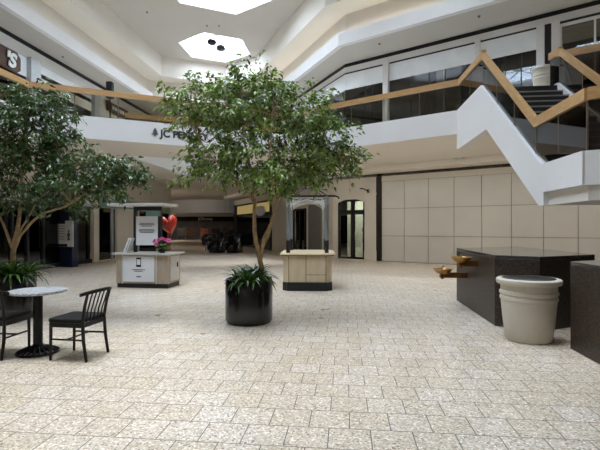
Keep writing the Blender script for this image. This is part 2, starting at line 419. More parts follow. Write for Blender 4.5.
# ------------------------------------------------------------------ staircase
st=thing('staircase','white staircase with black steps, smoked glass and oak handrails descending to a landing at right','stairs',(S0.x,S0.y,0))
LEN=3.2; LAND=2.40
back=(J1-S0).length
prof=[(-back,3.74),(.43,3.74),(3.12,1.87),(3.3,1.87),(3.3,2.08),(4.46,2.08),(4.46,2.54),(3.2,2.54),(0,4.87),(-back,4.87)]
# profile() puts its thickness to the right of travel; travel is towards the viewer, so negative is the stair's own side
MB().profile(prof,S0,u,-.16,.035).build('stringer',M['fascia'],st)
b2=(J2-S1).length
prof2=[(-b2,3.74),(.43,3.74),(3.12,1.87),(3.2,1.87),(3.2,2.54),(0,4.87),(-b2,4.87)]
MB().profile(prof2,S1,u,.16,-.035).build('stringer',M['fascia'],st)
# sloping soffit under the flight
MB().profile([(.43,3.76),(3.12,1.89),(3.3,1.89),(3.3,2.2),(0.3,4.2),(-.3,4.2),(-.3,3.76)],S0,u,-(WF-.12),-.12).build('flight_soffit',M['paint'],st)
NR=13; rise=(UF-LAND)/NR; run=LEN/(NR-1)
for k in range(NR-1):
    z=UF-rise*(k+1); c=S0+u*(run*(k+.5))+rt*(WF/2)
    tr=MB().box((c.x,c.y,z-.11),(WF-.25,run+.03,.22),-T6).build('tread',M['tread'],st)
    e=S0+u*(run*(k+1)+.012)+rt*(WF/2)
    MB().box((e.x,e.y,z-.012),(WF-.25,.03,.03),-T6).build('nosing',M['nosing'],tr)
c=S0+rt*(WF/2)+u*(-.13)
MB().box((c.x,c.y,UF-.093),(WF-.25,.3,.21),-T6).build('top_step',M['tread'],st)
Lc=S0+u*3.2; Ld=S0+u*4.46; Le=Ld+dvec(126)*1.7; Lf=Le+dvec(66)*2.8; Lg=S1+u*3.2+rt*2.4; Lh=S1+u*3.2
landp=[Lc,Ld,Le,Lf,Lg,Lh]
ce=sum(landp,Vector())/6
MB().prism([((p.x-ce.x)*.97+ce.x,(p.y-ce.y)*.97+ce.y) for p in landp],2.1,LAND).build('landing',M['tread'],st)
MB().prism([((p.x-ce.x)*.975+ce.x,(p.y-ce.y)*.975+ce.y) for p in landp],1.87,2.1).build('landing_soffit',M['paint'],st)
MB().profile([(0,2.08),((Le-Ld).length,2.08),((Le-Ld).length,2.54),(0,2.54)],Ld,(Le-Ld).normalized(),-.12).build('landing_parapet',M['fascia'],st)
MB().profile([(0,2.08),((Lf-Le).length,2.08),((Lf-Le).length,2.54),(0,2.54)],Le,(Lf-Le).normalized(),-.12).build('landing_parapet',M['fascia'],st)
# second flight, back towards the wall and out of the picture
base=Lh+rt*.6
for k in range(12):
    z=LAND-.18*(k+1); c=base-u*(.28*(k+.5))+rt*.85
    MB().box((c.x,c.y,z/2),(1.6,.29,z),-T6).build('tread',M['tread'],st) if z>.05 else None
# handrails
iv=lambda p:p+rt*.03
rail_on(st,[kS,iv(S0),iv(Lc)-u*.32,iv(Ld),Le+dvec(36)*.06,Lf],[5.71,RZ-.08,3.30,3.30,3.30,3.30],[4.87,4.87,2.72,2.54,2.54,2.54],'smoke',.95)
rail_on(st,[kT,S1-rt*.06,Lh-rt*.06-u*.25],[5.71,RZ-.06,3.34],[4.87,4.87,2.72],'smoke',.95)
for p in (iv(S0),S1-rt*.06):
    MB().box((p.x,p.y,RZ-.08),(.1,.1,.22),-T6).build('newel_block',M['oak'],st)

# ------------------------------------------------------------------ right wall: panel wall, band, door, pilaster
WR=18.2
dR=dvec(126)                                # along the panel wall, towards the right
def wp(px,o=0.0): return on_line(px,nR2,WR+o)
KG=wp(333); R1G=nR1.dot(KG)
p382=wp(382); 
w=MB().profile([(0,0),(12.5,0),(12.5,4.25),(0,4.25)],p382,dR,-.2).build('wall_panelled',M['gap']); struct(w)
pw=1.075
for k in range(11):
    mb=MB()
    for z0,z1 in ((.02,1.14),(1.16,2.36),(2.38,3.585)):
        mb.profile([(k*pw+.012,z0),((k+1)*pw-.012,z0),((k+1)*pw-.012,z1),(k*pw+.012,z1)],p382,dR,.03)
    mb.build('wall_panel',M['panel'],w)
MB().profile([(0,3.6),(12.5,3.6),(12.5,3.84),(0,3.84)],p382,dR,.035).build('header_strip',M['cream'],w)
q=wp(376)
L0=(p382-q).length
struct(MB().profile([(.03,0),(L0-.02,0),(L0-.02,3.84),(.03,3.84)],q,dR,.1,-.05).build('trim_6',mat('dark_bronze_pilaster',(46,38,34),.4,.3)))
# bulkhead and black band over wall
KB=meet(nR2,WR-.9,nR1,R1G-.9); 
def along(nm,m,n,o,a,b,z0,z1,t):
    pass
e1=wp(640); e2=KG; e3=on_line(234,nR1,R1G)
strip([e3,KG,p382+dR*12.5],3.85,3.97,-.06,'trim_7',M['black'])
struct(MB().prism([(p.x,p.y) for p in (e3+nR1*.5,KG+nR2*.6+nR1*.1,p382+dR*12.5+nR2*.5,p382+dR*12.5-nR2*1.0,KB,e3-nR1*.9)],3.97,4.21).build('ceiling_bulkhead',M['slabsoffit']))
# cream wall with the arched black door, -54 deg part
qd0,qd1=wp(337.5),wp(364.5); a0=(qd0-KG).length; a1=(qd1-KG).length; aend=(q-KG).length+.05
mb=MB()
mb.profile([(0,0),(a0,0),(a0,2.95),(0,2.95)],KG,dR,-.2)
mb.profile([(a1,0),(aend,0),(aend,2.95),(a1,2.95)],KG,dR,-.2)
mb.profile([(0,2.95),(aend,2.95),(aend,4.2),(0,4.2)],KG,dR,-.2)
arch=[(a0,2.95)]+[(a0+(a1-a0)*t/10,2.72+.16*(1-((t-5)/5)**2)) for t in range(11)]+[(a1,2.95)]
mb.profile(arch,KG,dR,-.2)
struct(mb.build('wall_door',M['cream']))
struct(MB().profile([(a1+.02,0),(aend,0),(aend,.45),(a1+.02,.45)],KG,dR,.07).profile([(a1+.06,.45),(aend,.45),(aend,3.0),(a1+.06,3.0)],KG,dR,.045).profile([(a1+.02,3.0),(aend,3.0),(aend,3.12),(a1+.02,3.12)],KG,dR,.08).build('trim_8',M['cream']))
door=MB(); dp=KG+nR2*.12
aw=a1-a0; am=a0+aw*.55
def fr(mb,x0,x1,z0,z1,t,P=dp,th=.07): 
    mb.profile([(x0,z0),(x0+t,z0),(x0+t,z1),(x0,z1)],P,dR,th); mb.profile([(x1-t,z0),(x1,z0),(x1,z1),(x1-t,z1)],P,dR,th)
    mb.profile([(x0,z0),(x1,z0),(x1,z0+t),(x0,z0+t)],P,dR,th); mb.profile([(x0,z1-t),(x1,z1-t),(x1,z1),(x0,z1)],P,dR,th)
fr(door,a0,am,.02,2.25,.11); fr(door,am,a1,.02,2.25,.11); fr(door,a0,am,2.25,2.86,.1); fr(door,am,a1,2.25,2.86,.1)
d1=struct(door.build('door_1',M['black']))
for x0,x1 in ((a0,am),(am,a1)):
    MB().profile([(x0+.1,.1),(x1-.1,.1),(x1-.1,2.16),(x0+.1,2.16)],dp,dR,.012,.02).build('pane',M['doorglass'],d1)
    MB().profile([(x0+.09,2.34),(x1-.09,2.34),(x1-.09,2.78),(x0+.09,2.78)],dp,dR,.012,.02).build('pane',M['doorglass'],d1)
MB().tube([dp-nR2*.0+dR*(am+.14)+Vector((0,0,.95))-nR2*.1,dp+dR*(am+.14)+Vector((0,0,1.3))-nR2*.1],.015).build('door_handle',M['steel'],d1)
# shop room behind the door: pale display wall, a mannequin
struct(MB().profile([(a0-.6,0),(a1+.6,0),(a1+.6,4.2),(a0-.6,4.2)],KG+nR2*2.0,dR,-.1).build('wall_shop',mat('pale_shop_wall',(186,192,184),.7)))
mn=thing('mannequin','headless mannequin in dark clothes behind the arched black shop door','mannequin',tuple(KG+dR*(am+(a1-am)*.5)+nR2*.8))
mp_=Vector(mn.location)
MB().lathe([(.16,0),(.16,.02),(.02,.03),(.02,.75)],mp_,20).build('stand',M['steel'],mn,40)
MB().lathe([(.02,.74),(.17,.78),(.18,.95),(.13,1.12),(.17,1.32),(.2,1.45),(.12,1.55),(.06,1.6)],mp_,24).build('jacket',M['cloth'],mn,40)
MB().lathe([(.055,1.6),(.05,1.68),(.08,1.74),(.09,1.82),(.07,1.92),(.0,1.95)],mp_,16).build('head',M['skin'],mn,60)
mn['label']='dark dressed mannequin standing behind the arched black shop door'
# little curved bracket on the pilaster
bk=thing('wall_bracket','thin black curved sign bracket on the cream pilaster beside the arched door','bracket',tuple(KG+dR*(a1+.22)+Vector((0,0,3.2))-nR2*.08))
b0_=Vector(bk.location)
MB().tube([b0_-nR2*.35*math.sin(R(a))-dR*.22*math.sin(R(a))+Vector((0,0,.12*math.sin(R(a*1.6)))) for a in range(0,91,10)],.025).build('bracket_arm',M['black'],bk,40)
MB().box(b0_+Vector((0,0,0)),(.06,.05,.16),R(-36)).build('wall_plate',M['black'],bk)

# ------------------------------------------------------------------ -24 deg wall going back
d1v=dvec(156)                                # along the wall towards the viewer
def w1(px,o=0): return on_line(px,nR1,R1G+o)
sK=KG
def seg1(mb,pa,pb,z0,z1,t,o=0.0):            # wall piece between two pixel columns; pa<pb
    A=w1(pa); B=w1(pb); mb.profile([(0,z0),((B-A).length,z0),((B-A).length,z1),(0,z1)],A,d1v,t,o); return mb
mb=MB()
seg1(mb,306,333.2,0,4.2,-.2); seg1(mb,272,294,0,4.2,-.2); seg1(mb,294,306,2.6,4.2,-.2); seg1(mb,234,272,3.4,4.2,-.2)
struct(mb.build('wall_shopfront',M['cream']))
struct(seg1(MB(),309,322,0,2.75,.05).build('door_2',M['greydoor']))
mb=MB(); seg1(mb,305,306.5,0,2.6,.05); seg1(mb,293.5,295,0,2.6,.05); seg1(mb,295,305,2.5,2.6,.05); seg1(mb,299.6,300.4,0,2.5,.03)
wf=struct(mb.build('window_7',M['black']))
seg1(MB(),295,305,.05,2.5,-.012,-.03).build('pane',M['shop'],wf)
A=w1(300)+nR1*1.0
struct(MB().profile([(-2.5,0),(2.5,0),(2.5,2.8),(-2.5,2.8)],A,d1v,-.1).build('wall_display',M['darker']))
dc=w1(301.5)+nR1*.5
tag(MB().lathe([(.14,.9),(.17,1.1),(.2,1.3),(.1,1.42)],dc,16).lathe([(.2,0),(.2,.9)],dc,16).build('shop_display',M['red'],None,40),'red garment display behind the narrow black framed shop window','display')
dc2=w1(298)+nR1*.6
tag(MB().lathe([(.15,0),(.15,.05),(.03,.06),(.03,1.3),(.16,1.34),(.18,1.6),(.13,1.72),(.17,1.9),(.14,2.1),(.06,2.15)],dc2,16).build('display_form',M['skin'],None,40),'pale bust form behind the narrow black framed shop window','display')
# black store with lit transom
mb=MB()
seg1(mb,234,272,3.3,3.42,.06)
seg1(mb,234,272,2.5,2.62,.06)
for px in (236,254,270.5): seg1(mb,px,px+1.2,0,3.4,.08)
seg1(mb,234,236,0,3.4,-.1); mb.profile([(0,0),(12,0),(12,4.2),(0,4.2)],e3,dvec(66),.1)
wf=struct(mb.build('window_8',M['black']))
seg1(MB(),237,254.2,2.62,3.3,-.02).build('transom',M['amber'],wf); seg1(MB(),255,270.7,2.62,3.3,-.02).build('transom',M['amber'],wf)
seg1(MB(),237,270.7,.02,2.5,-.012).build('pane',M['shop'],wf)
A=w1(237)+nR1*1.5
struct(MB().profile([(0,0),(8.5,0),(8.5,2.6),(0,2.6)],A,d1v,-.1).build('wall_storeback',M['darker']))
osg=thing('oval_sign','pale oval shop sign hung below the lit amber transom','sign',tuple(w1(263)-nR1*.15+Vector((0,0,2.72))))
oc=Vector(osg.location)
def disc(c,ax,up,rx,rz,t,n=32):
    nn=ax.cross(up).normalized()*t; A=[c+ax*rx*math.cos(2*math.pi*k/n)+up*rz*math.sin(2*math.pi*k/n) for k in range(n)]
    B=[p+nn for p in A]; return MB().add(A+B,[tuple(range(n)),tuple(range(2*n-1,n-1,-1))]+[(i,(i+1)%n,(i+1)%n+n,i+n) for i in range(n)])
Z=Vector((0,0,1))
disc(oc,d1v,Z,1.0,.36,.08).build('sign_panel',M['paper'],osg)
disc(oc-nR1*.02,d1v,Z,.9,.28,.04).build('sign_face',M['ink'],osg)
disc(oc-nR1*.03,d1v,Z,.84,.23,.03).build('sign_face',M['counter2'],osg)

# ------------------------------------------------------------------ far end: department store
struct(MB().box((-9,47.2,3.55),(26,.4,1.6)).build('wall_bulkhead',M['fascia']))
dm=MB(); dm.lathe([(5.2,2.95),(5.2,4.2)],(-9.2,46.5,0),64); struct(dm.build('ceiling_drum',M['fascia'],None,40))
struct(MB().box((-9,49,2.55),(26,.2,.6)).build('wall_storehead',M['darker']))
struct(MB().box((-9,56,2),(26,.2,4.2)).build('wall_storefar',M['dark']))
js=thing('store_sign','dim pale letters of the department store name over its dark entrance','sign',(-10.6,48.85,2.38))
text_part('sign_letters','JCPenney',.42,M['white'],js,Vector((-11.4,48.85,2.38)),up_rot(90),.03)
random.seed(3)
for k in range(9):
    x=-15.5+k*1.35; y=51.5+random.uniform(-1,1)
    g=thing('clothes_rack',['rack of rust coloured clothes inside the far store','rack of dark clothes inside the far store','rack of mixed brown clothes inside the far store'][k%3]+', '+['first','second','third','fourth','fifth','sixth','seventh','eighth','ninth'][k]+' from its left end','clothes rack',(x,y,0),0,'clothes racks inside the far store')
    MB().tube([(x-.5,y,0),(x-.5,y,1.5),(x+.5,y,1.5),(x+.5,y,0)],.025).build('rail',M['steel'],g)
    mb=MB()
    for j in range(9): mb.box((x-.42+j*.105,y,1.0),(.06,.4,random.uniform(.7,.95)),random.uniform(-.1,.1))
    mb.build('clothes',[M['jcred'],M['cloth'],M['brown']][k%3],g)
# escalators
ed=dvec(66); er=nvec(66)
def escalator(loc,label):
    e=thing('escalator',label,'escalator',loc,0,'escalators in front of the far store'); o=Vector(loc)
    sl=.577
    steps=MB(); steps.profile([(-.9,.0),(1.2,.0),(7.0,3.3),(7.0,3.6),(1.0,.1),(-.9,.1)],o-er*.35,ed,.7); steps.build('step_band',M['charcoal'],e)
    for s in (-.46,.46):
        bl=MB(); bl.profile([(-1.0,0),(1.3,0),(7.0,3.25),(7.0,4.15),(1.0,.75),(-.9,.75)],o+er*s-er*.05,ed,.1); bl.build('balustrade',M['escalator'],e)
        pts=[o+er*s+ed*a+Z*z for a,z in ((-.7,.5),(-1.0,.55),(-1.12,.72),(-1.0,.92),(-.7,.98),(.8,.98),(1.3,1.15),(7.0,4.4))]
        MB().tube(pts,.05).build('handrail',M['escalator'],e,40)
        MB().beam(o+er*(s)+ed*1.1+Z*.86,o+er*s+ed*7.0+Z*4.22,.14,.07).build('trim_strip',M['steel'],e)
        MB().lathe([(.0,0),(.17,.0),(.2,.3),(.16,.62),(.0,.7)],o+er*s-ed*1.0,20).build('newel',M['escalator'],e,40)
    return e
escalator((-7.2,38.05,0),'nearer black escalator with pale diagonal trim, rising behind the lit amber shop')
escalator((-7.6,39.5,0),'further black escalator with pale diagonal trim, rising behind the lit amber shop')
def massage_chair(loc,rz,label):
    t=thing('massage_chair',label,'armchair',loc,rz,'black massage chairs in the concourse')
    def sm(mb,nm,m,lv=2):
        o=mb.build(nm,m,t,60,local=True); q=o.modifiers.new('sub','SUBSURF'); q.levels=lv; q.render_levels=lv
        for p in o.data.polygons: p.use_smooth=True
        return o
    m=M['escalator']
    for sx in (-1,1):
        sm(MB().add([(sx*x,y,z) for y,z,w in ((-.55,.05,.1),(-.62,.35,.12),(-.5,.62,.13),(.0,.68,.13),(.35,.6,.12),(.42,.1,.1)) for x in (.36-w*.2,.36+w)],[(0,2,3,1),(2,4,5,3),(4,6,7,5),(6,8,9,7),(8,10,11,9),(10,0,1,11),(0,10,8,6,4,2),(1,3,5,7,9,11)]),'armrest',m)
        MB().tube([(sx*.47,-.6,.12),(sx*.49,-.64,.36),(sx*.47,-.5,.6),(sx*.44,-.2,.68)],.022,8).build('trim_strip',M['steel'],t,60,local=True)
    sm(MB().box((0,-.05,.36),(.6,.8,.24)),'seat',m); MB().box((0,.0,.13),(.68,1.0,.26)).build('base',M['kick'],t,local=True,bevel=.03); sm(MB().box((0,.42,.78),(.62,.28,.95),0,-.35),'backrest',m)
    sm(MB().box((0,.52,1.16),(.42,.16,.22),0,-.35),'headrest',M['vinyl']); sm(MB().box((0,-.62,.26),(.56,.3,.42),0,.35),'footrest',m)
    return t
massage_chair((-5.05,26.6,0),R(-12),'black glossy massage chair further from the lit amber shop')
massage_chair((-4.0,26.75,0),R(-12),'black glossy massage chair nearer the lit amber shop')

# ------------------------------------------------------------------ left ground-floor shops
dL=dvec(6); GL=11.04
def wl_(px,o=0): return on_line(px,nL,GL+o)
def segL(mb,ya,yb,z0,z1,t,o=0.0):            # piece of the left shop line between two depths; +t towards the court
    A=meet(nL,GL,Vector((0,1,0)),ya); B=meet(nL,GL,Vector((0,1,0)),yb)
    mb.profile([(0,z0),((B-A).length,z0),((B-A).length,z1),(0,z1)],A,dL,t,o); return mb
struct(segL(MB(),-5,27.5,2.75,4.2,-.2).build('wall_shops',M['cream']))
struct(segL(MB(),-5,27.5,2.42,2.75,.12).build('trim_9',M['alu']))
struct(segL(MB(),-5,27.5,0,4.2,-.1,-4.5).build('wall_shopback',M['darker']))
mb=MB()
ys=[2,4.5,7,9.5,12,13.2,14.4,15.1,15.9,17.4,18.7]
for y in ys: segL(mb,y,y+.09,0,2.45,.08)
segL(mb,-5,19,0,.16,.08); segL(mb,-5,19,2.3,2.45,.08)
wf=struct(mb.build('window_9',M['charcoal']))
for y0,y1 in zip([-5]+ys,ys): segL(MB(),y0+.09,y1,.16,2.3,.012).build('pane',M['shop'],wf)
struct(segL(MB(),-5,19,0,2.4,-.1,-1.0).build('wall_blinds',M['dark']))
struct(segL(MB(),18.95,19.3,0,2.75,.16).build('trim_10',M['cream']))
struct(segL(MB(),20.9,22.6,0,2.45,.12,.03).build('wall_shoppanel',M['cream']))
A=meet(nL,GL,Vector((0,1,0)),27.5); struct(MB().profile([(0,0),(13,0),(13,4.2),(0,4.2)],A,dvec(-84),.2).build('wall_corner',M['cream']))
mb=MB()
for y in (19.4,20.6,23.2,25.5,27.4): segL(mb,y,y+.1,0,2.45,.08)
wf=struct(mb.build('window_10',M['alu']))
segL(MB(),19.4,20.7,.05,2.45,.012).build('pane',M['shop'],wf); segL(MB(),20.7,23.2,.05,2.45,.012).build('pane',M['shop'],wf); 
for a,b in ((23.3,25.5),(25.6,27.4)): segL(MB(),a,b,.05,2.45,.012).build('pane',M['shop'],wf)
ts=segL(MB(),19.3,27,2.45,2.85,.2,.02).build('sign_band',M['teal']); tag(ts,'teal glass sign band over the cream shopfront behind the white kiosk','sign')
lamp=meet(nL,GL+2.5,Vector((0,1,0)),21.3)
lp=thing('interior_light','small glowing warm lamp inside the dim shop behind the kiosk','lamp',(lamp.x,lamp.y,0))
MB().lathe([(.2,0),(.2,.03),(.02,.05),(.02,1.5)],lamp,16).build('stand',M['brown'],lp)
MB().lathe([(.2,1.5),(.12,1.85)],lamp,16).build('lamp_shade',M['warm'],lp)
# navy pillar and its poster
pb=Vector((-9.1,16.9,0)); 
pil=thing('pillar_display','navy free standing directory pillar carrying a white poster in front of dark shop windows','directory',(pb.x+.15,pb.y,0))
pc=Vector(pil.location); pr=R(-20)
MB().box((pc.x,pc.y,1.1),(.62,.3,2.2),pr).build('pillar_body',M['navy'],pil,bevel=.01)
fw=Vector((math.sin(pr),-math.cos(pr),0)); sd=Vector((math.cos(pr),math.sin(pr),0))
po=MB().box(pc+fw*.165+sd*.02+Z*1.28,(.74,.03,1.0),pr).build('poster',M['paper'],pil)
MB().box(pc+fw*.185+sd*(-.17)+Z*1.72,(.34,.01,.12),pr).build('poster_header',M['navy'],po)
MB().box(pc+fw*.185+sd*(-.12)+Z*.84,(.45,.01,.1),pr).build('poster_footer',M['navy'],po)
mb=MB()
for k in range(6): mb.box(pc+fw*.184+sd*(-.17)+Z*(1.58-.1*k),(.28,.008,.02),pr)
mb.build('text_lines',M['ink'],po)
mb=MB(); mb.lathe([(.0,0),(.07,.06),(.04,.14),(.08,.24),(.03,.32),(.05,.4),(0,.44)],pc+fw*.16+sd*.18+Z*1.0,12); mb.build('poster_figure',M['ink'],po)

# ------------------------------------------------------------------ upper shops, right side
W2=18.2; 
def up(px,py): 
    p=on_line(px,nR2,W2); return (p-UK).dot(dR), CH+(HZ-py)/F*p.y
UK=on_line(345,nR2,W2); UR1=nR1.dot(UK)
def upw(mb,pa,pb,z0,z1,t,o=0.0):
    A=on_line(pa,nR2,W2); B=on_line(pb,nR2,W2); mb.profile([(0,z0),((B-A).length,z0),((B-A).length,z1),(0,z1)],A,dR,t,o); return mb
def upw1(mb,la,lb,z0,z1,t,o=0.0): mb.profile([(-la,z0),(-lb,z0),(-lb,z1),(-la,z1)],UK,d1v,t,o); return mb
far=UK-d1v*14
strip([far,UK,UK+dR*16],9.2,9.36,-.1,'trim_11',M['black'])
strip([far,UK,UK+dR*16],8.93,9.2,-.06,'trim_12',M['fascia']); strip([far,UK,UK+dR*16],8.84,8.94,-.02,'trim_shadow_line',M['charcoal'])  # charcoal strip draws the shadow line between header and signs
mb=MB(); upw(mb,345,384.5,8.1,8.85,.03); upw1(mb,14,0,8.1,8.85,.03)
tag(mb.build('blank_sign',M['signwhite']),'blank white shop sign panel bending round the corner above the right balcony','sign')
tag(upw(MB(),389.5,476,8.1,8.85,.03).build('blank_sign',M['signwhite']),'long blank white shop sign panel between two columns above the right balcony','sign')
tag(upw(MB(),480.5,537,8.1,8.85,.03).build('blank_sign',M['signwhite']),'blank white shop sign panel above the top of the stair','sign')
mb=MB(); upw(mb,384.5,389.5,UF,8.93,.25,-.05); upw(mb,476,480.5,UF,8.93,.25,-.05); upw(mb,537,545,UF,8.93,.25,-.05); upw(mb,552,560,UF,8.93,.25,-.05); upw(mb,434,441,UF,8.2,-.2,-.3)
upw1(mb,4.2,3.9,UF,8.93,.2)
struct(mb.build('wall_columns',M['fascia']))
struct(upw(MB(),545,552,UF,8.93,.1,-.05).build('wall_darkstrip',M['black']))
mb=MB(); upw1(mb,14,0,UF,UF+.1,.05); upw(mb,345,384,UF,UF+.1,.05); upw(mb,389.5,537,UF,UF+.1,.05)
for px in (345.3,365,372,411,429,445,462,498,505,521): upw(mb,px,px+.9,UF,8.1,.04)
wf=struct(mb.build('window_11',M['charcoal']))
for a,b in ((346,384.5),(389.5,429),(430,476),(480.5,504.8),(506,521),(522,537)): upw(MB(),a,b,UF+.1,8.1,.012).build('pane',M['shop'],wf)
upw1(MB(),14,.1,UF+.1,8.1,.012).build('pane',M['shop'],wf)
mb=MB(); 
for px in (560,594,628): upw(mb,px,px+2.2,UF,8.8,.06)
for z in (UF,7.75,8.72): upw(mb,560,660,z,z+.1,.06)
wf=struct(mb.build('window_12',M['fascia'])); upw(MB(),562,594,UF+.1,8.72,.012).build('pane',M['shop'],wf); upw(MB(),596,628,UF+.1,8.72,.012).build('pane',M['shop'],wf)
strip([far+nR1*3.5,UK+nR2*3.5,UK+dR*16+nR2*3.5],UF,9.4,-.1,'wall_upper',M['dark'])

# upper pot
def planter(name,c,s,label,hs=None):
    t=thing(name,label,'planter',c); hs=hs or s
    prof=[(.0,0),(.30,0),(.325,.03),(.36,.30),(.385,.56),(.40,.575),(.40,.61),(.385,.625),(.385,.635),(.405,.65),(.405,.685),(.388,.70),(.39,.78),(.44,.79),(.455,.82),(.45,.85),(.43,.865),(.37,.865),(.36,.85),(.345,.66),(.0,.66)]
    MB().lathe([(r*s,z*hs) for r,z in prof],c,56).build('pot',M['stonepot'],t,35)
    MB().lathe([(.0,.70*hs),(.33*s,.70*hs),(.352*s,.855*hs),(.368*s,.872*hs),(.372*s,.868*hs)],c,48).build('liner',M['liner'],t,40)
    return t
planter('planter',(3.07,5.86,0),.885,'large round cream planter with ribbed rim and black liner beside the granite block',.955)
up_=Vector((6.50,11.6,UF)); planter('planter',up_,.70,'small round cream planter on the upper floor at the head of the stair',1.1)

# ------------------------------------------------------------------ upper shops, left side
UL=13.5
def upL(mb,ya,yb,z0,z1,t,o=0.0):
    A=meet(nL,UL,Vector((0,1,0)),ya); B=meet(nL,UL,Vector((0,1,0)),yb)
    mb.profile([(0,z0),((B-A).length,z0),((B-A).length,z1),(0,z1)],A,dL,t,o); return mb
struct(upL(MB(),-5,32,9.2,9.36,.1).build('trim_13',M['black']))
struct(upL(MB(),-5,32,8.72,9.2,.06).build('trim_14',M['fascia']))
mb=MB(); upL(mb,18.5,19.1,UF,8.75,.3,-.05); upL(mb,23.2,23.7,UF,8.75,.3,-.05); upL(mb,12,12.4,UF,8.75,.3,-.05); struct(mb.build('wall_pillars',M['alu']))
struct(upL(MB(),23.7,33,UF,8.75,.02).build('wall_upperplain',M['cream']))
A=meet(nL,UL,nBL,32.5); struct(MB().profile([(0,UF),(18,UF),(18,9.4),(0,9.4)],A,dvec(66),.1).build('wall_upperfar',M['cream']))
tag(upL(MB(),18.0,18.5,7.9,8.72,.04).build('blank_sign',M['signwhite']),'blank pale sign panel beside the brown apostrophe S shop sign','sign')
mb=MB(); upL(mb,19.1,23.2,8.35,8.72,.04); tag(mb.build('blank_sign',M['signwhite']),'long pale sign panel above the oak handrail at far left, beyond the grey column','sign')
tag(upL(MB(),19.1,23.2,7.7,8.15,.04).build('blank_sign',M['cream']),'cream lower sign panel under a dark gap at far left','sign')
mb=MB(); upL(mb,19.1,23.2,UF,7.7,.012); upL(mb,12.4,18.5,UF,8.05,.012); wf=struct(mb.build('window_13',M['shop']))
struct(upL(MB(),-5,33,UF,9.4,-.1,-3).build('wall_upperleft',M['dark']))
A=meet(nL,UL-.1,Vector((0,1,0)),16.35)
sg=thing('shop_sign','brown shop sign with white black-edged apostrophe S at the far left edge','sign',(A.x,A.y,8.2))
MB().profile([(-3.6,7.80),(1.4,7.80),(1.6,7.95),(1.6,8.45),(1.4,8.60),(-3.6,8.60)],A,dL,.12).build('sign_panel',M['brown'],sg,bevel=.03)
text_part('letter_outline',"'S",.78,M['black'],sg,A+rt*.13+dL*(.72)+Z*7.93,up_rot(6),.02,bold=.07)
text_part('letters',"'S",.78,M['white'],sg,A+rt*.16+dL*(.72)+Z*7.93,up_rot(6),.03,bold=.03)
A=meet(nL,UL-.06,Vector((0,1,0)),24.6)
sg=thing('shop_sign','small brown shop sign with pale lettering seen below the oak handrail','sign',(A.x,A.y,7.6))
MB().profile([(0,8.15),(2.3,8.15),(2.3,8.7),(0,8.7)],A,dL,.1).build('sign_panel',M['brown'],sg,bevel=.03)
mb=MB()
for k in range(5): mb.profile([(.45+k*.28,8.32),(.65+k*.28,8.32),(.65+k*.28,8.52),(.45+k*.28,8.52)],A,dL,.12)
mb.build('lettering',M['signwhite'],sg)
# black box on a pole standing on the bridge
bp=Vector((-190/F*14.75,14.75,UF))
sp=thing('speaker_stand','black loudspeaker box on a thin black pole standing on the bridge','speaker',tuple(bp))
MB().box(bp+Z*1.36,(.2,.2,.55)).build('speaker_box',M['black'],sp,bevel=.02)
MB().tube([bp+Z*.02,bp+Z*1.1],.025).build('pole',M['black'],sp); MB().lathe([(.22,0),(.22,.03),(.03,.05)],bp,24).build('base',M['black'],sp)

# lettering on bridge fascia
d66=dvec(66)
def brp(px): return on_line(px,nBL,BRN-.04)
A=brp(160.5)
tl=thing('fascia_lettering','dark department store lettering with small tree symbol on the white bridge fascia','lettering',(A.x,A.y,4.45))
text_part('letters','JC PENNEY',.31,M['letter'],tl,A+Z*4.43,up_rot(66),.012,bold=.012)
T=brp(155)
mb=MB()
for k,(w_,z0,z1) in enumerate(((.11,4.48,4.58),(.085,4.55,4.63),(.06,4.60,4.70))):
    mb.add([T+d66*(-w_)+Z*z0,T+d66*w_+Z*z0,T+Z*z1]+[T+d66*(-w_)+Z*z0+nBL*-.02,T+d66*w_+Z*z0+nBL*-.02,T+Z*z1+nBL*-.02],[(0,1,2),(5,4,3),(0,3,4,1),(1,4,5,2),(2,5,3,0)])
mb.box(T+Z*4.46,(.05,.02,.06),R(24)); mb.build('tree_symbol',M['ink'],tl)

# ------------------------------------------------------------------ small ceiling fittings
def fitting(px,py,z,label,m='posts',r=.05):
    Y=F*(z-CH)/(HZ-py); p=Vector(((px-300)/F*Y,Y,z))
    t=MB().lathe([(r,0),(r,-.03),(r*.5,-.06),(0,-.07)],p,16).build('sprinkler_head',M[m]); tag(t,label,'sprinkler',)
for a in ((63,56.5,ZS,'dark sprinkler dot on the left soffit above the oak handrail'),(147,12,Z3,'sprinkler dot on the main ceiling left of the skylights'),(207,25.5,Z3,'left one of two close sprinkler dots between the two skylights'),(219,25.5,Z3,'right one of two close sprinkler dots between the two skylights'),(379.5,43.5,ZS,'sprinkler dot on the right soffit above the corner sign panel'),(479,16,ZS,'sprinkler dot on the right soffit near the top of the picture')): fitting(*a)
for px,py,lab in ((445,160.5,'leftmost of three pale round downlights under the right balcony'),(456,158.2,'middle of three pale round downlights under the right balcony'),(463,157.6,'rightmost of three pale round downlights under the right balcony')):
    Y=F*(4.2-CH)/(HZ-py); p=Vector(((px-300)/F*Y,Y,4.2)); tag(MB().lathe([(.09,0),(.09,-.02),(.06,-.025),(0,-.015)],p,20).build('downlight',M['alu']),lab,'downlight',)
for dx,dy,lab in ((0,0,'nearer black floodlight hanging in the hexagonal skylight'),(.35,.75,'further black floodlight hanging in the hexagonal skylight')):
    p=Vector((-4.85+dx,24.0+dy,11.72)); t=thing('floodlight',lab,'floodlight',tuple(p),0)
    MB().lathe([(.08,.12),(.23,.1),(.26,0),(.23,-.08),(.0,-.1)],p,28).build('lamp_housing',M['black'],t,40); MB().tube([p+Z*.1,p+Z*1.0],.015).build('rod',M['alu'],t)

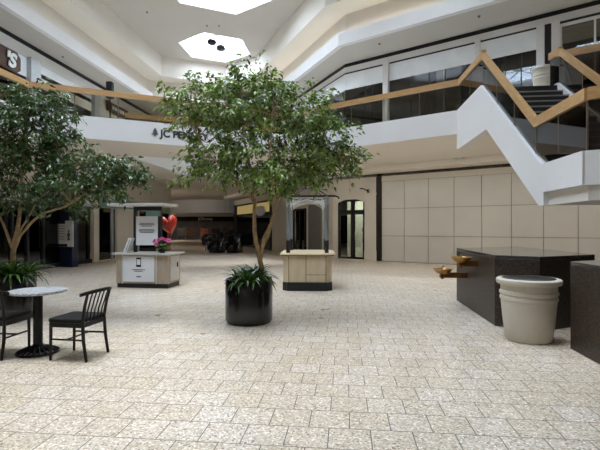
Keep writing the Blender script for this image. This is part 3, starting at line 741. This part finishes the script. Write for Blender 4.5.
# ------------------------------------------------------------------ granite blocks + drinking fountains
def block(pts,h,label):
    c=sum((Vector((p[0],p[1],0)) for p in pts),Vector())/len(pts)
    t=thing('granite_block',label,'block',tuple(c))
    MB().prism(pts,0,h-.05).build('block_body',M['granite'],t,bevel=.006); 
    MB().prism(pts,h-.05,h).build('block_top',M['granitetop'],t,bevel=.008); return t
block([(3.25,9.05),(2.985,6.68),(3.47,6.30),(4.62,6.83),(4.80,8.4),(4.86,9.75)],1.085,'long dark granite block with the two brass drinking fountains, behind the cream planter')
block([(3.36,5.42),(3.16,3.5),(4.4,2.6),(5.6,3.2),(5.75,5.0),(4.6,6.0)],1.085,'dark granite block cut by the right edge, nearest the viewer')
def fountain(Yf,zt,reach,label):
    fx=3.25+.1045*(Yf-9.05)*1.07
    a=Vector((fx,Yf,zt-.13)); o=nvec(6)*-1; c=a+o*reach; c.z=zt-.10
    t=thing('drinking_fountain',label,'drinking fountain',(c.x,c.y,zt-.18))
    MB().beam(a,c+Z*-.03,.12,.10).build('bracket_arm',M['brassdark'],t,bevel=.008)
    MB().lathe([(.0,-.09),(.06,-.085),(.07,-.05),(.05,-.04),(.06,-.02),(.12,.01),(.18,.075),(.185,.085),(.178,.088),(.11,.045),(.03,.03),(.0,.03)],c,36).build('bowl',M['brass'],t,40)
    MB().tube([c+Z*.03,c+Z*.12,c+Z*.14+o*-.02],[.014,.014,.018]).build('spout',M['chrome'],t,40)
    MB().lathe([(.022,-.10),(.022,-.03)],c+Vector((-.03,-.07,0)),12).build('push_button',M['brassdark'],t)
fountain(7.6,1.01,.27,'higher brass drinking fountain bowl mounted on the dark granite block')
fountain(8.28,.735,.44,'lower brass drinking fountain bowl on a longer arm from the dark granite block')

# ------------------------------------------------------------------ café table and chairs
tc_=Vector((-3.155,5.25,0))
tb=thing('cafe_table','small round grey speckled cafe table on black pedestal beside the black chairs','table',tuple(tc_))
MB().lathe([(.0,.72),(.29,.72),(.312,.728),(.315,.745),(.308,.755),(.0,.755)],tc_,56).build('tabletop',M['tabletop'],tb,40)
MB().lathe([(.16,.70),(.16,.72),(.0,.72)],tc_,24).lathe([(.05,.03),(.052,.06),(.052,.70)],tc_,24).build('pedestal',M['iron'],tb,40)
bs=MB()
for k in range(20):
    a=2*math.pi*k/20; d=Vector((math.cos(a),math.sin(a),0)); bs.tube([tc_+d*.05+Z*.075,tc_+d*.13+Z*.06,tc_+d*.225+Z*.018],[.016,.013,.012],6)
bs.lathe([(.10,.02),(.10,.05),(.06,.1),(.05,.12)],tc_,24); bs.tube([tc_+Vector((math.cos(a*R(1))*.225,math.sin(a*R(1))*.225,.015)) for a in range(0,361,12)],.013,6)
bs.build('base',M['iron'],tb,40)
def chair(loc,rz,label):
    t=thing('dining_chair',label,'chair',loc,rz,'black chairs at the cafe table'); P=dict(parent=t,local=True)
    sw,sdp=.21,.20; m=M['chairblack']
    for s in (-1,1):
        MB().tube([(s*.2,.2,.0),(s*.2,.195,.42)],[.014,.019],8).build('leg',m,t,40,local=True)
    for s in (-1,1):
        MB().tube([(s*.205,-.25,.0),(s*.205,-.215,.22),(s*.2,-.2,.45),(s*.205,-.23,.62),(s*.21,-.27,.77)],[.016,.019,.019,.017,.015],8).build('leg',m,t,40,local=True)
    fr_=MB(); fr_.box((0,.2,.405),(.4,.03,.05)).box((0,-.2,.405),(.4,.03,.05)).box((-.2,0,.405),(.03,.4,.05)).box((.2,0,.405),(.03,.4,.05)); fr_.build('seat_frame',m,t,local=True)
    MB().prism([(-.225,-.2),(.225,-.2),(.235,.19),(.2,.23),(-.2,.23),(-.235,.19)],.432,.478).build('seat',M['vinyl'],t,local=True,bevel=.016)
    for s in (-1,1): MB().tube([(s*.2,.2,.24),(s*.205,-.215,.24)],.011,8).build('stretcher',m,t,40,local=True)
    MB().tube([(-.2,.0,.24),(.2,.0,.24)],.011,8).build('stretcher',m,t,40,local=True)
    pts=[(-.27,-.215,.755),(-.22,-.262,.772),(-.12,-.293,.782),(0,-.303,.785),(.12,-.293,.782),(.22,-.262,.772),(.27,-.215,.755)]
    rl=MB(); 
    for p,q in zip(pts,pts[1:]): rl.beam(p,q,.04,.034)
    rl.build('top_rail',m,t,local=True,weld=True)
    for k in range(5):
        x=-.13+.065*k; MB().tube([(x,-.2,.43),(x*1.05,-.215,.55),(x*1.12,-.26,.69),(x*1.14,-.292,.78)],.0085,8).build('spindle',m,t,40,local=True)
    return t
ch=chair((-2.60,5.11,0),R(81),'black spindle back chair facing the cafe table, clear of the planter')
dup(ch,(-3.56,5.2,0),R(-5),'black chair cut by the left edge, in front of the black planter')

# ------------------------------------------------------------------ potted trees
def leaf_verts(base,d,nrm,L,W):
    s=d.cross(nrm).normalized(); nrm=s.cross(d).normalized()
    b=base; m1=base+d*L*.38-nrm*L*.0; tip=base+d*L-nrm*L*.18
    return [b,m1+s*W+nrm*W*.35,tip,m1-s*W+nrm*W*.35,m1]
def strap_leaves(mb,c,n,L,rng,spread=1.0):
    for k in range(n):
        a=rng.uniform(0,6.283); el=rng.uniform(.25,1.35); l=L*rng.uniform(.65,1.1); w=.022*rng.uniform(.8,1.3)
        d=Vector((math.cos(a),math.sin(a),0)); s=Vector((-math.sin(a),math.cos(a),0)); pts=[]
        p=Vector(c); e=el
        for i in range(6):
            pts.append(p.copy()); p=p+(d*math.cos(e)*spread+Z*math.sin(e))*l/5; e-=.32*rng.uniform(.7,1.3)
        vs=[]; ws=[.35,.9,1,.85,.5,.05]
        for q,ww in zip(pts,ws): vs+=[q-s*w*ww,q-Z*w*.3*ww,q+s*w*ww]
        fs=[]
        for i in range(5): fs+=[(3*i,3*i+1,3*i+4,3*i+3),(3*i+1,3*i+2,3*i+5,3*i+4)]
        mb.add(vs,fs)
def tree(c,label,limbs,blobs,nleaf,pot_r,pot_h,lm,seed,plant_h,Yd):
    rng=random.Random(seed)
    t=thing('potted_tree',label,'tree',tuple(c))
    MB().lathe([(.0,0),(pot_r*.92,0),(pot_r*.95,.015),(pot_r*.95,.03),(pot_r,.05),(pot_r,pot_h-.03),(pot_r-.012,pot_h),(pot_r-.03,pot_h),(pot_r-.035,pot_h-.08),(.0,pot_h-.08)],c,56).build('pot',M['blackgloss'],t,35)
    MB().lathe([(.0,pot_h-.03),(pot_r-.04,pot_h-.075)],c,32).build('soil',M['soil'],t)
    # limbs: lists of pixel points, plus depth offsets, drawn at the tree's own distance
    def W(px,py,dy=0.0):
        Y=c.y+dy; return Vector(((px-300)/F*Y,Y,CH+(HZ-py)/F*Y))
    tr=MB(); nodes=[]
    for pts,r0,r1 in limbs:
        ctrl=[W(*p) for p in pts]; q=[]
        for a,b in zip(ctrl,ctrl[1:]):
            for k in range(4): q.append(a.lerp(b,k/4))
        q.append(ctrl[-1])
        for _ in range(2): q=[q[0]]+[(q[i-1]+q[i]*2+q[i+1])/4 for i in range(1,len(q)-1)]+[q[-1]]
        q=[p+Vector((rng.uniform(-1,1),rng.uniform(-1,1),0))*.006 for p in q]
        tr.tube(q,[r0+(r1-r0)*i/(len(q)-1) for i in range(len(q))],10); nodes+=[p for p in q if p.z>c.z+1.9]
    tr.build('trunk',M['bark'],t,60)
    lv=MB(); tw=MB(); wsum=sum(b[5] for b in blobs); 
    per=18; ntw=nleaf//per
    for bx,by,rx,ry,bd,wt in blobs:
        cen=W(bx,by,bd); sx=rx/F*c.y; sz=ry/F*c.y; sy=sx*.85
        for k in range(int(ntw*wt/wsum)):
            v=Vector((rng.gauss(0,1),rng.gauss(0,1),rng.gauss(0,1))).normalized()*(rng.random()**.42)
            end=cen+Vector((v.x*sx,v.y*sy,v.z*sz))
            st_=min(nodes,key=lambda q:(q-end).length+max(0,q.z-end.z)*.4)
            mid=st_.lerp(end,.55)+Z*.10*(end-st_).length+Vector((rng.uniform(-.05,.05),rng.uniform(-.05,.05),0))
            q=[]
            for i in range(7):
                s=i/6; q.append(st_*(1-s)**2+mid*2*s*(1-s)+end*s*s)
            out=(end-cen); out.z*=.3
            if out.length<.02: out=Vector((rng.uniform(-1,1),rng.uniform(-1,1),0))
            out.normalize()
            tipq=end+out*.16+Z*-.09
            q.append(tipq)
            if k%3==0: tw.tube(q,[.008-.0008*i for i in range(len(q))],5,cap=False)
            lo=max(0,1-.42/max(.42,(end-st_).length))
            for j in range(per):
                s=rng.random(); b=end.lerp(tipq,s)+Vector((rng.gauss(0,.042),rng.gauss(0,.042),rng.gauss(0,.036)))
                if rng.random()<.38:
                    s2=rng.uniform(max(lo,.45),1); b=st_*(1-s2)**2+mid*2*s2*(1-s2)+end*s2*s2+Vector((rng.gauss(0,.04),rng.gauss(0,.04),rng.gauss(0,.04)))
                d=(out*rng.uniform(.2,1)+Vector((rng.gauss(0,.6),rng.gauss(0,.6),rng.uniform(-1.0,.15)))).normalized()
                nrm=(Z+Vector((rng.gauss(0,.55),rng.gauss(0,.55),0))).normalized()
                if abs(d.dot(nrm))>.95: nrm=Vector((1,0,.3)).normalized()
                L=rng.uniform(.075,.12); lv.add(leaf_verts(b,d,nrm,L,L*.22),[(0,1,4),(1,2,4),(2,3,4),(3,0,4)])
    tw.build('twigs',M['bark'],t,60)
    lv.build('foliage',M[lm],t)
    us=MB(); 
    for k in range(9):
        a=rng.uniform(0,6.28); r=pot_r*.72*math.sqrt(rng.random()); 
        strap_leaves(us,c+Vector((r*math.cos(a),r*math.sin(a),pot_h-.06)),26,plant_h,rng)
    us.build('underplanting',M['strap'],t)
    return t
tree(Vector((-.815,6.97,0)),'tall leafy fig tree in a black cylinder pot at the centre of the court',
  [([(264,284),(262,268),(258,250),(255,235),(254,215),(255,195),(250,170,.1),(243,135,.2),(240,100,.15)],.045,.014),
   ([(260,262,0),(262,248,.03),(269,234,.08),(273,215,.12),(279,198,.2),(287,175,.25),(296,145,.3),(300,115,.3)],.032,.012),
   ([(262,246,.02),(264,236,-.08),(271,224,-.15),(276,205,-.25),(272,180,-.35),(270,150,-.45),(272,115,-.4)],.022,.010),
   ([(255,205),(245,188,-.1),(225,170,-.2),(205,150,-.25),(192,125,-.2)],.018,.008),
   ([(279,198,.2),(300,188,.1),(322,176,.0),(342,162,-.1)],.016,.007),
   ([(250,165,.1),(228,135,.4),(215,112,.5)],.014,.007),([(296,145,.3),(315,128,.2),(330,118,.1)],.013,.007)],
  [(248,112,56,46,0,3.0),(252,92,40,30,.1,1.2),(208,112,40,34,-.1,1.5),(186,90,26,16,0,.55),(300,118,44,36,0,2.0),(328,146,34,32,-.1,1.6),(350,160,20,14,0,.35),(262,160,56,28,-.2,2.2),(215,158,36,20,0,1.0),(186,168,20,16,-.1,.35),(300,172,38,18,-.1,1.2),(268,183,20,10,.0,.3),(252,72,20,14,0,.3)],
  10500,.375,.70,'leaf',11,.46,0)
tree(Vector((-290/F*7.25,7.25,0)),'leafy fig tree in a black pot behind the cafe table at the left edge',
  [([(13,285),(13,262),(14,245),(18,225),(21,205,.1),(22,175,.1),(24,145,.1),(26,118,.1)],.045,.012),
   ([(14,250),(20,236,-.05),(31,222,-.1),(45,212,-.2),(66,207,-.3),(90,190,-.3),(108,176,-.3)],.026,.009),
   ([(14,252),(9,240),(4,225,.05),(-4,210,.1),(-12,190,.1),(-14,160,.1)],.026,.010),
   ([(17,236),(28,218,.2),(38,200,.3),(48,175,.3),(56,150,.2)],.018,.008)],
  [(15,118,50,30,0,2.4),(45,112,32,26,0,1.2),(20,155,46,32,0,2.4),(58,160,32,34,0,1.6),(112,176,30,22,-.2,1.9),(88,168,24,26,-.1,.7),(128,170,20,16,-.1,.5),(14,192,44,20,0,1.5),(70,190,34,18,-.2,1.1),(30,95,30,14,0,.5),(-20,140,30,50,0,1.0)],
  10000,.385,.74,'leafshaded',23,.55,0)

# ------------------------------------------------------------------ left kiosk
fl=Vector((-4.63,10.98,0)); frp=Vector((-3.27,10.80,0)); kx=(frp-fl).normalized(); ky=Vector((-kx.y,kx.x,0)); kw=(frp-fl).length; kd=.75
k1=thing('kiosk','grey wood kiosk with white counter, dark sign frame and flat canopy at left','kiosk',tuple((fl+frp)/2+ky*kd/2)); ka=math.atan2(kx.y,kx.x)
def kp(x,y,z): return fl+kx*x+ky*y+Z*z
def kbox(mb,x0,x1,y0,y1,z0,z1):
    return mb.prism([tuple(kp(a,b,0))[:2] for a,b in ((x0,y0),(x1,y0),(x1,y1),(x0,y1))],z0,z1)
kbox(MB(),0,kw,0,kd,.11,.83).build('cabinet_body',M['kioskwood2'],k1,bevel=.006)
kbox(MB(),.02,kw-.02,.02,kd-.02,0,.11).build('kick_base',M['kick'],k1)
MB().prism([tuple(kp(a,b,0))[:2] for a,b in ((-.12,-.02),(-.02,-.08),(kw+.02,-.08),(kw+.1,.05),(kw+.1,kd+.05),(-.12,kd+.05))],.83,.875).build('counter',M['counter2'],k1,bevel=.006)
for x in (.16,1.05): kbox(MB(),x,x+.03,-.02,.0,.11,.83).build('edge_trim',M['counter2'],k1)
sdoor=kbox(MB(),kw,kw+.018,.12,kd-.1,.16,.78).build('side_door',M['counter2'],k1)
kbox(MB(),kw+.018,kw+.04,.5,.53,.5,.62).build('handle',M['charcoal'],sdoor)
for x in (.30,.98): kbox(MB(),x,x+.075,.3,.37,.875,2.05).build('frame_post',M['charcoal'],k1)
kbox(MB(),.30,1.055,.31,.36,1.95,2.05).build('frame_bar',M['charcoal'],k1)
kbox(MB(),-.22,kw-.06,-.05,.75,2.05,2.12).build('canopy',M['counter2'],k1,bevel=.006)
ph=kbox(MB(),.66,1.04,.26,.31,1.8,1.94).build('header_panel',M['teal'],k1)
po=thing('notice_board','white notice sheet with small grey text fixed in the dark kiosk frame','notice',tuple(kp(.68,.25,1.06)))
kbox(MB(),.39,.97,.265,.295,1.06,1.80).build('notice_sheet',M['paper'],po)
mb=MB()
for i,(w_,z) in enumerate(((.38,1.62),(.42,1.585),(.3,1.55),(.4,1.46),(.42,1.425),(.36,1.39))): kbox(mb,.68-w_/2,.68+w_/2,.258,.266,z-.008,z+.008)
mb.build('text_lines',M['ink'],po)
fp=thing('poster','silvery white poster with a phone picture on the front of the grey kiosk','poster',tuple(kp(.6,-.012,.16)))
kbox(MB(),.2,1.02,-.016,-.004,.16,.79).build('poster_sheet',M['paper'],fp)
phn=kbox(MB(),.55,.67,-.022,-.016,.53,.76).build('phone_picture',M['phone'],fp); kbox(MB(),.565,.655,-.025,-.022,.58,.72).build('phone_screen',M['paper'],phn)
mb=MB(); kbox(mb,.45,.78,-.02,-.016,.45,.468); kbox(mb,.5,.72,-.02,-.016,.41,.422); kbox(mb,.55,.67,-.02,-.016,.27,.30); mb.build('text_lines',M['ink'],fp)
tp=thing('display_stand','white tilted leaflet stand on the left end of the grey kiosk counter','leaflet stand',tuple(kp(.2,.2,.875)))
q=kp(.2,.2,.875); MB().add([q+kx*a+ky*b+Z*c_ for a,b,c_ in ((-.1,-.06,0),(.0,-.06,0),(.14,-.06,.37),(.05,-.06,.37),(-.1,.1,0),(.0,.1,0),(.14,.1,.37),(.05,.1,.37))],[(0,1,2,3),(7,6,5,4),(0,4,5,1),(1,5,6,2),(2,6,7,3),(3,7,4,0)]).build('leaflet_holder',M['paper'],tp)
MB().add([q+kx*a+ky*b+Z*c_ for a,b,c_ in ((-.03,-.066,.04),(-.01,-.066,.04),(.1,-.066,.33),(.08,-.066,.33),(-.03,-.06,.04),(-.01,-.06,.04),(.1,-.06,.33),(.08,-.06,.33))],[(0,1,2,3),(7,6,5,4),(0,4,5,1),(1,5,6,2),(2,6,7,3),(3,7,4,0)]).build('leaflet',M['posts'],tp)
# gerbera pot
gp=thing('potted_flowers','pot of pink gerbera daisies on the right end of the grey kiosk counter','flowers',tuple(kp(1.17,.12,.875))); gc=kp(1.17,.12,.875)
MB().lathe([(.0,0),(.06,0),(.085,.12),(.09,.125),(.075,.12),(0,.11)],gc,24).build('pot',M['charcoal'],gp,40)
rg=random.Random(5); lf=MB()
for k in range(110):
    a=rg.uniform(0,6.28); d=Vector((math.cos(a),math.sin(a),rg.uniform(-.1,1.0))).normalized(); b=gc+Z*.11+d*rg.uniform(.02,.1); L=rg.uniform(.08,.14)
    lf.add(leaf_verts(b,d,Z if abs(d.z)<.9 else Vector((1,0,0)),L,L*.28),[(0,1,4),(1,2,4),(2,3,4),(3,0,4)])
lf.build('leaves',M['leaf'],gp)
for (dx,dy,dz,mm,nrm) in ((-.13,-.08,.22,'pink',(-.2,-1,.3)),(-.2,-.02,.3,'rose',(-.6,-.7,.5)),(.0,-.04,.36,'pink',(0,-.6,.8)),(.08,0,.33,'rose',(.3,-.6,.7)),(.17,-.02,.31,'pink',(.5,-.8,.3)),(-.06,-.06,.33,'rose',(-.2,-.8,.6))):
    f0=gc+kx*dx+ky*dy+Z*dz; n_=Vector(nrm).normalized(); a_=n_.orthogonal().normalized(); b_=n_.cross(a_)
    mb=MB(); 
    for k in range(14):
        an=2*math.pi*k/14; d=a_*math.cos(an)+b_*math.sin(an); s=n_.cross(d)
        mb.add([f0,f0+d*.045+s*.013+n_*.008,f0+d*.068+n_*.004,f0+d*.045-s*.013+n_*.008],[(0,1,2,3)])
    fl_=mb.build('flower',M[mm],gp); disc(f0+n_*.006,a_,b_,.016,.016,.006,12).build('flower_centre',M['brown'],fl_)
    MB().tube([gc+Z*.1,gc+Z*.1+(f0-gc)*.4+Z*.03,f0],.005,6).build('stem',M['stem'],gp)
# red heart sculpture behind
hb=Vector(((168.6-300)/F*12.0,12.0,0)); ht=thing('heart_sculpture','big glossy red heart on a slim stand rising behind the grey kiosk','sculpture',tuple(hb))
MB().lathe([(.25,0),(.25,.04),(.05,.06),(.04,.3),(.04,1.36)],hb,24).build('stand',M['terracotta'],ht,40)
n1,n2=36,24; vs=[]; hc=hb+Z*1.60
for j in range(n2+1):
    vv=math.pi*j/n2
    for i in range(n1):
        tt=2*math.pi*i/n1; x=16*math.sin(tt)**3; y=13*math.cos(tt)-5*math.cos(2*tt)-2*math.cos(3*tt)-math.cos(4*tt)
        s=math.sin(vv); vs.append(hc+Vector((x*s/16*.25, -math.cos(vv)*.17, (y*s)/16*.33)))
fs=[(j*n1+i,j*n1+(i+1)%n1,(j+1)*n1+(i+1)%n1,(j+1)*n1+i) for j in range(n2) for i in range(n1)]
hm=MB().add(vs,fs); M_=Matrix.Translation(hc)@Matrix.Rotation(R(-13),4,'Y')@Matrix.Rotation(R(16),4,'Z')@Matrix.Translation(-hc); hm.v=[tuple(M_@Vector(v)) for v in hm.v]
hm.build('heart',M['red'],ht,80,weld=True)

# ------------------------------------------------------------------ centre kiosk
a6=-T6*.35; ox=Vector((-.41,10.40,0)); cx=Vector((math.cos(a6),math.sin(a6),0)); cy=Vector((-math.sin(a6)+.0,math.cos(a6),0))
CW,CD=1.17,1.65
def cp(x,y,z=0): return ox+cx*x+cy*y+Z*z
def cut(i,e=0.0): return [tuple(cp(a,b))[:2] for a,b in ((-e,-e+i),(i-e,-e),(CW-i+e,-e),(CW+e,i-e),(CW+e,CD-i+e),(CW-i+e,CD+e),(i-e,CD+e),(-e,CD-i+e))]
k2=thing('kiosk','pale maple kiosk cart with four posts and white scrollwork arches at centre','kiosk',tuple(cp(CW/2,CD/2)))
MB().prism(cut(.13),.20,.855).build('cabinet_body',M['kioskwood'],k2,bevel=.006)
MB().prism(cut(.13,.012),.0,.20).build('kick_base',M['kick'],k2,bevel=.006)
MB().prism(cut(.14,.075),.855,.90).build('counter',M['counter'],k2,bevel=.008)
MB().prism(cut(.14,.05),.835,.857).build('counter_edge',M['brown'],k2)
def cbox(mb,x0,x1,y0,y1,z0,z1): return mb.prism([tuple(cp(a,b))[:2] for a,b in ((x0,y0),(x1,y0),(x1,y1),(x0,y1))],z0,z1)
cbox(MB(),.15,.545,-.012,0,.22,.83).build('door',M['kioskwood'],k2,bevel=.003)
cbox(MB(),.56,CW-.15,-.012,0,.39,.83).build('door',M['kioskwood'],k2,bevel=.003)
cbox(MB(),.56,CW-.15,-.012,0,.22,.378).build('drawer',M['kioskwood'],k2,bevel=.003)
gp_=MB(); cbox(gp_,.545,.56,-.004,0,.21,.84); cbox(gp_,.56,CW-.15,-.004,0,.378,.39); cbox(gp_,.135,.15,-.004,0,.21,.84); cbox(gp_,CW-.15,CW-.135,-.004,0,.21,.84); gp_.build('panel_gap',M['brown'],k2)
pc_=[(.12,.14),(CW-.12,.14),(.12,CD-.2),(CW-.12,CD-.2)]
for x,y in pc_:
    p=cp(x,y); pst=MB().lathe([(.042,1.2),(.042,2.02),(.05,2.03),(.05,2.06),(.042,2.07),(.042,2.27)],p,20).build('post',M['posts'],k2,40)
    MB().lathe([(.05,.9),(.05,1.2),(.0,1.2)],p,20).build('post_foot',M['black'],pst,40)
fr_=MB()
for (a,b) in ((0,1),(2,3),(0,2),(1,3)): fr_.beam(cp(*pc_[a],2.27),cp(*pc_[b],2.27),.05,.045)
p0,p1=cp(*pc_[1],2.27),cp(*pc_[0],2.27); dd=(p0-p1).normalized()
fr_.beam(p0,p0+dd*.2,.05,.045); fr_.tube([p0+dd*.2,p0+dd*.27-Z*.02,p0+dd*.3-Z*.07],.02)
fr_.build('top_frame',M['black'],k2)
def arch(a,b):
    A=cp(*pc_[a],0); B=cp(*pc_[b],0); d=(B-A); L=d.length; d.normalize(); mb=MB()
    mb.tube([A+d*L*t/16+Z*(1.98+.2*math.sin(math.pi*t/16)) for t in range(17)],.010,6)
    mb.tube([A+d*L*t/16+Z*(2.03+.19*math.sin(math.pi*t/16)) for t in range(17)],.006,6)
    mb.beam(A+Z*2.235,B+Z*2.235,.015,.02)
    for s in (0,1):
        o_=A if s==0 else B; e=d if s==0 else -d
        for cxx,cz,r in ((.09,2.13,.06),(.2,2.19,.04),(.055,2.03,.04),(.29,2.215,.022)):
            mb.tube([o_+e*(cxx+r*(1-k*.02)*math.cos(k*.45))+Z*(cz+r*(1-k*.02)*math.sin(k*.45)) for k in range(20)],.006,6)
        mb.tube([o_+e*.03+Z*2.0,o_+e*.12+Z*2.2,o_+e*.3+Z*2.22],.008,6)
    return mb.build('scroll_arch',M['lattice'],k2,60)
arch(0,1); arch(2,3); arch(0,2); arch(1,3)
dm=MB(); mc=cp(CW/2,CD/2-.03,0)
for a,b in ((0,3),(1,2),(0,1)):
    A=cp(*pc_[a],2.28); B=cp(*pc_[b],2.28); dm.tube([A.lerp(B,t/14)+Z*.24*math.sin(math.pi*t/14) for t in range(15)],.010,6)
dm.build('dome_wire',M['charcoal'],k2,60)

# ------------------------------------------------------------------ light
wd=bpy.data.worlds.new('sky'); bpy.context.scene.world=wd; wd.use_nodes=True; nt=wd.node_tree; nt.nodes.clear()
o=nt.nodes.new('ShaderNodeOutputWorld'); bg=nt.nodes.new('ShaderNodeBackground'); nt.links.new(bg.outputs[0],o.inputs[0])
bg.inputs[0].default_value=(.855,.925,1.0,1); bg.inputs[1].default_value=13.5
for c,r in SKY:
    l=bpy.data.lights.new('skylight_portal','AREA'); l.shape='DISK'; l.size=2*r; l.cycles.is_portal=True
    lo=bpy.data.objects.new('skylight_portal',l); lo.location=(c[0],c[1],Z3+.7); C.objects.link(lo)

def lamp(name,loc,size,power,col=(1,.90,.76),rot=(0,0,0),sy=None):
    l=bpy.data.lights.new(name,'AREA'); l.shape='RECTANGLE' if sy else 'DISK'; l.size=size
    if sy: l.size_y=sy
    l.energy=power; l.color=col
    o=bpy.data.objects.new(name,l); o.location=loc; o.rotation_euler=rot; C.objects.link(o)
n_=nR2
for k in range(9):                           # added fill lights below the right balcony soffit, brightening the panel wall
    p=n_*15.2+dR*(-9.5+2.3*k)
    lamp('soffit_fill',(p.x,p.y,4.18),.16,20,(1,.98,.95))
for x,y,w in ((-13,50,140),(-9,50.5,140),(-16,50,140)): lamp('store_fill',(x,y,4.0 if y<46 else 3.6),.3,w)  # fill lights added inside the far store to bring out its goods
lamp('bulkhead_fill',(-11.6,30.5,3.85),.3,90,(1,.95,.88),(R(66),0,R(-14)))  # added fill, hidden behind the corner, brightens the far bulkhead
p=KG+dR*((a0+a1)/2)+nR2*1.1; lamp('interior_light',(p.x,p.y,3.9),.3,110)  # unseen fill added to brighten the room behind the arched door
p=meet(nL,GL+1.5,Vector((0,1,0)),20.6); lamp('interior_light',(p.x,p.y,2.7),.3,40)  # unseen fill added to brighten the left shop interior
for y in (6,11,15): p=meet(nL,GL+.6,Vector((0,1,0)),y); lamp('interior_light',(p.x,p.y,2.7),.2,6)
for k in range(5): p=nR2*20.5+dR*(-9+3.6*k); lamp('interior_light',(p.x,p.y,9.2),.3,60)  # unseen fill added behind the upper shop glass
# warm cove lamps lying behind the white fascia lip
cv=off(1.04); 
for i,(a,b) in enumerate(zip(cv,cv[1:]+cv[:1])):
    a=Vector(a+(0,)); b=Vector(b+(0,)); L=(b-a).length
    if i>4: continue
    d=(b-a).normalized(); c=(a+b)/2
    lamp('cove_lamp',(c.x,c.y,ZF+.02),L*.96,L*(1.3 if i>2 else .3),(1,.94,.82),(math.pi,0,math.atan2(d.y,d.x)),.06)

sn=bpy.data.lights.new('sun','SUN'); sn.energy=1.75; sn.angle=R(16); sn.color=(1,.90,.74)
so=bpy.data.objects.new('sun',sn); so.rotation_euler=(R(-1),R(-7),0); C.objects.link(so)

# ------------------------------------------------------------------ camera
cam=bpy.data.cameras.new('camera'); co=bpy.data.objects.new('camera',cam); C.objects.link(co)
co.location=(0,0,CH); co.rotation_euler=(math.pi/2,0,0)
cam.sensor_fit='HORIZONTAL'; cam.sensor_width=36; cam.lens=36*F/600; cam.shift_y=(HZ-225)/600; cam.clip_end=200
sc=bpy.context.scene; sc.camera=co
sc.view_settings.view_transform='Standard'; sc.view_settings.look='None'; sc.view_settings.gamma=1; sc.view_settings.exposure=0.27; sc.view_settings.use_curve_mapping=False
sc.cycles.max_bounces=12; sc.cycles.diffuse_bounces=8; sc.cycles.transparent_max_bounces=24; sc.cycles.glossy_bounces=4; sc.cycles.use_denoising=True
sc.cycles.sample_clamp_indirect=8
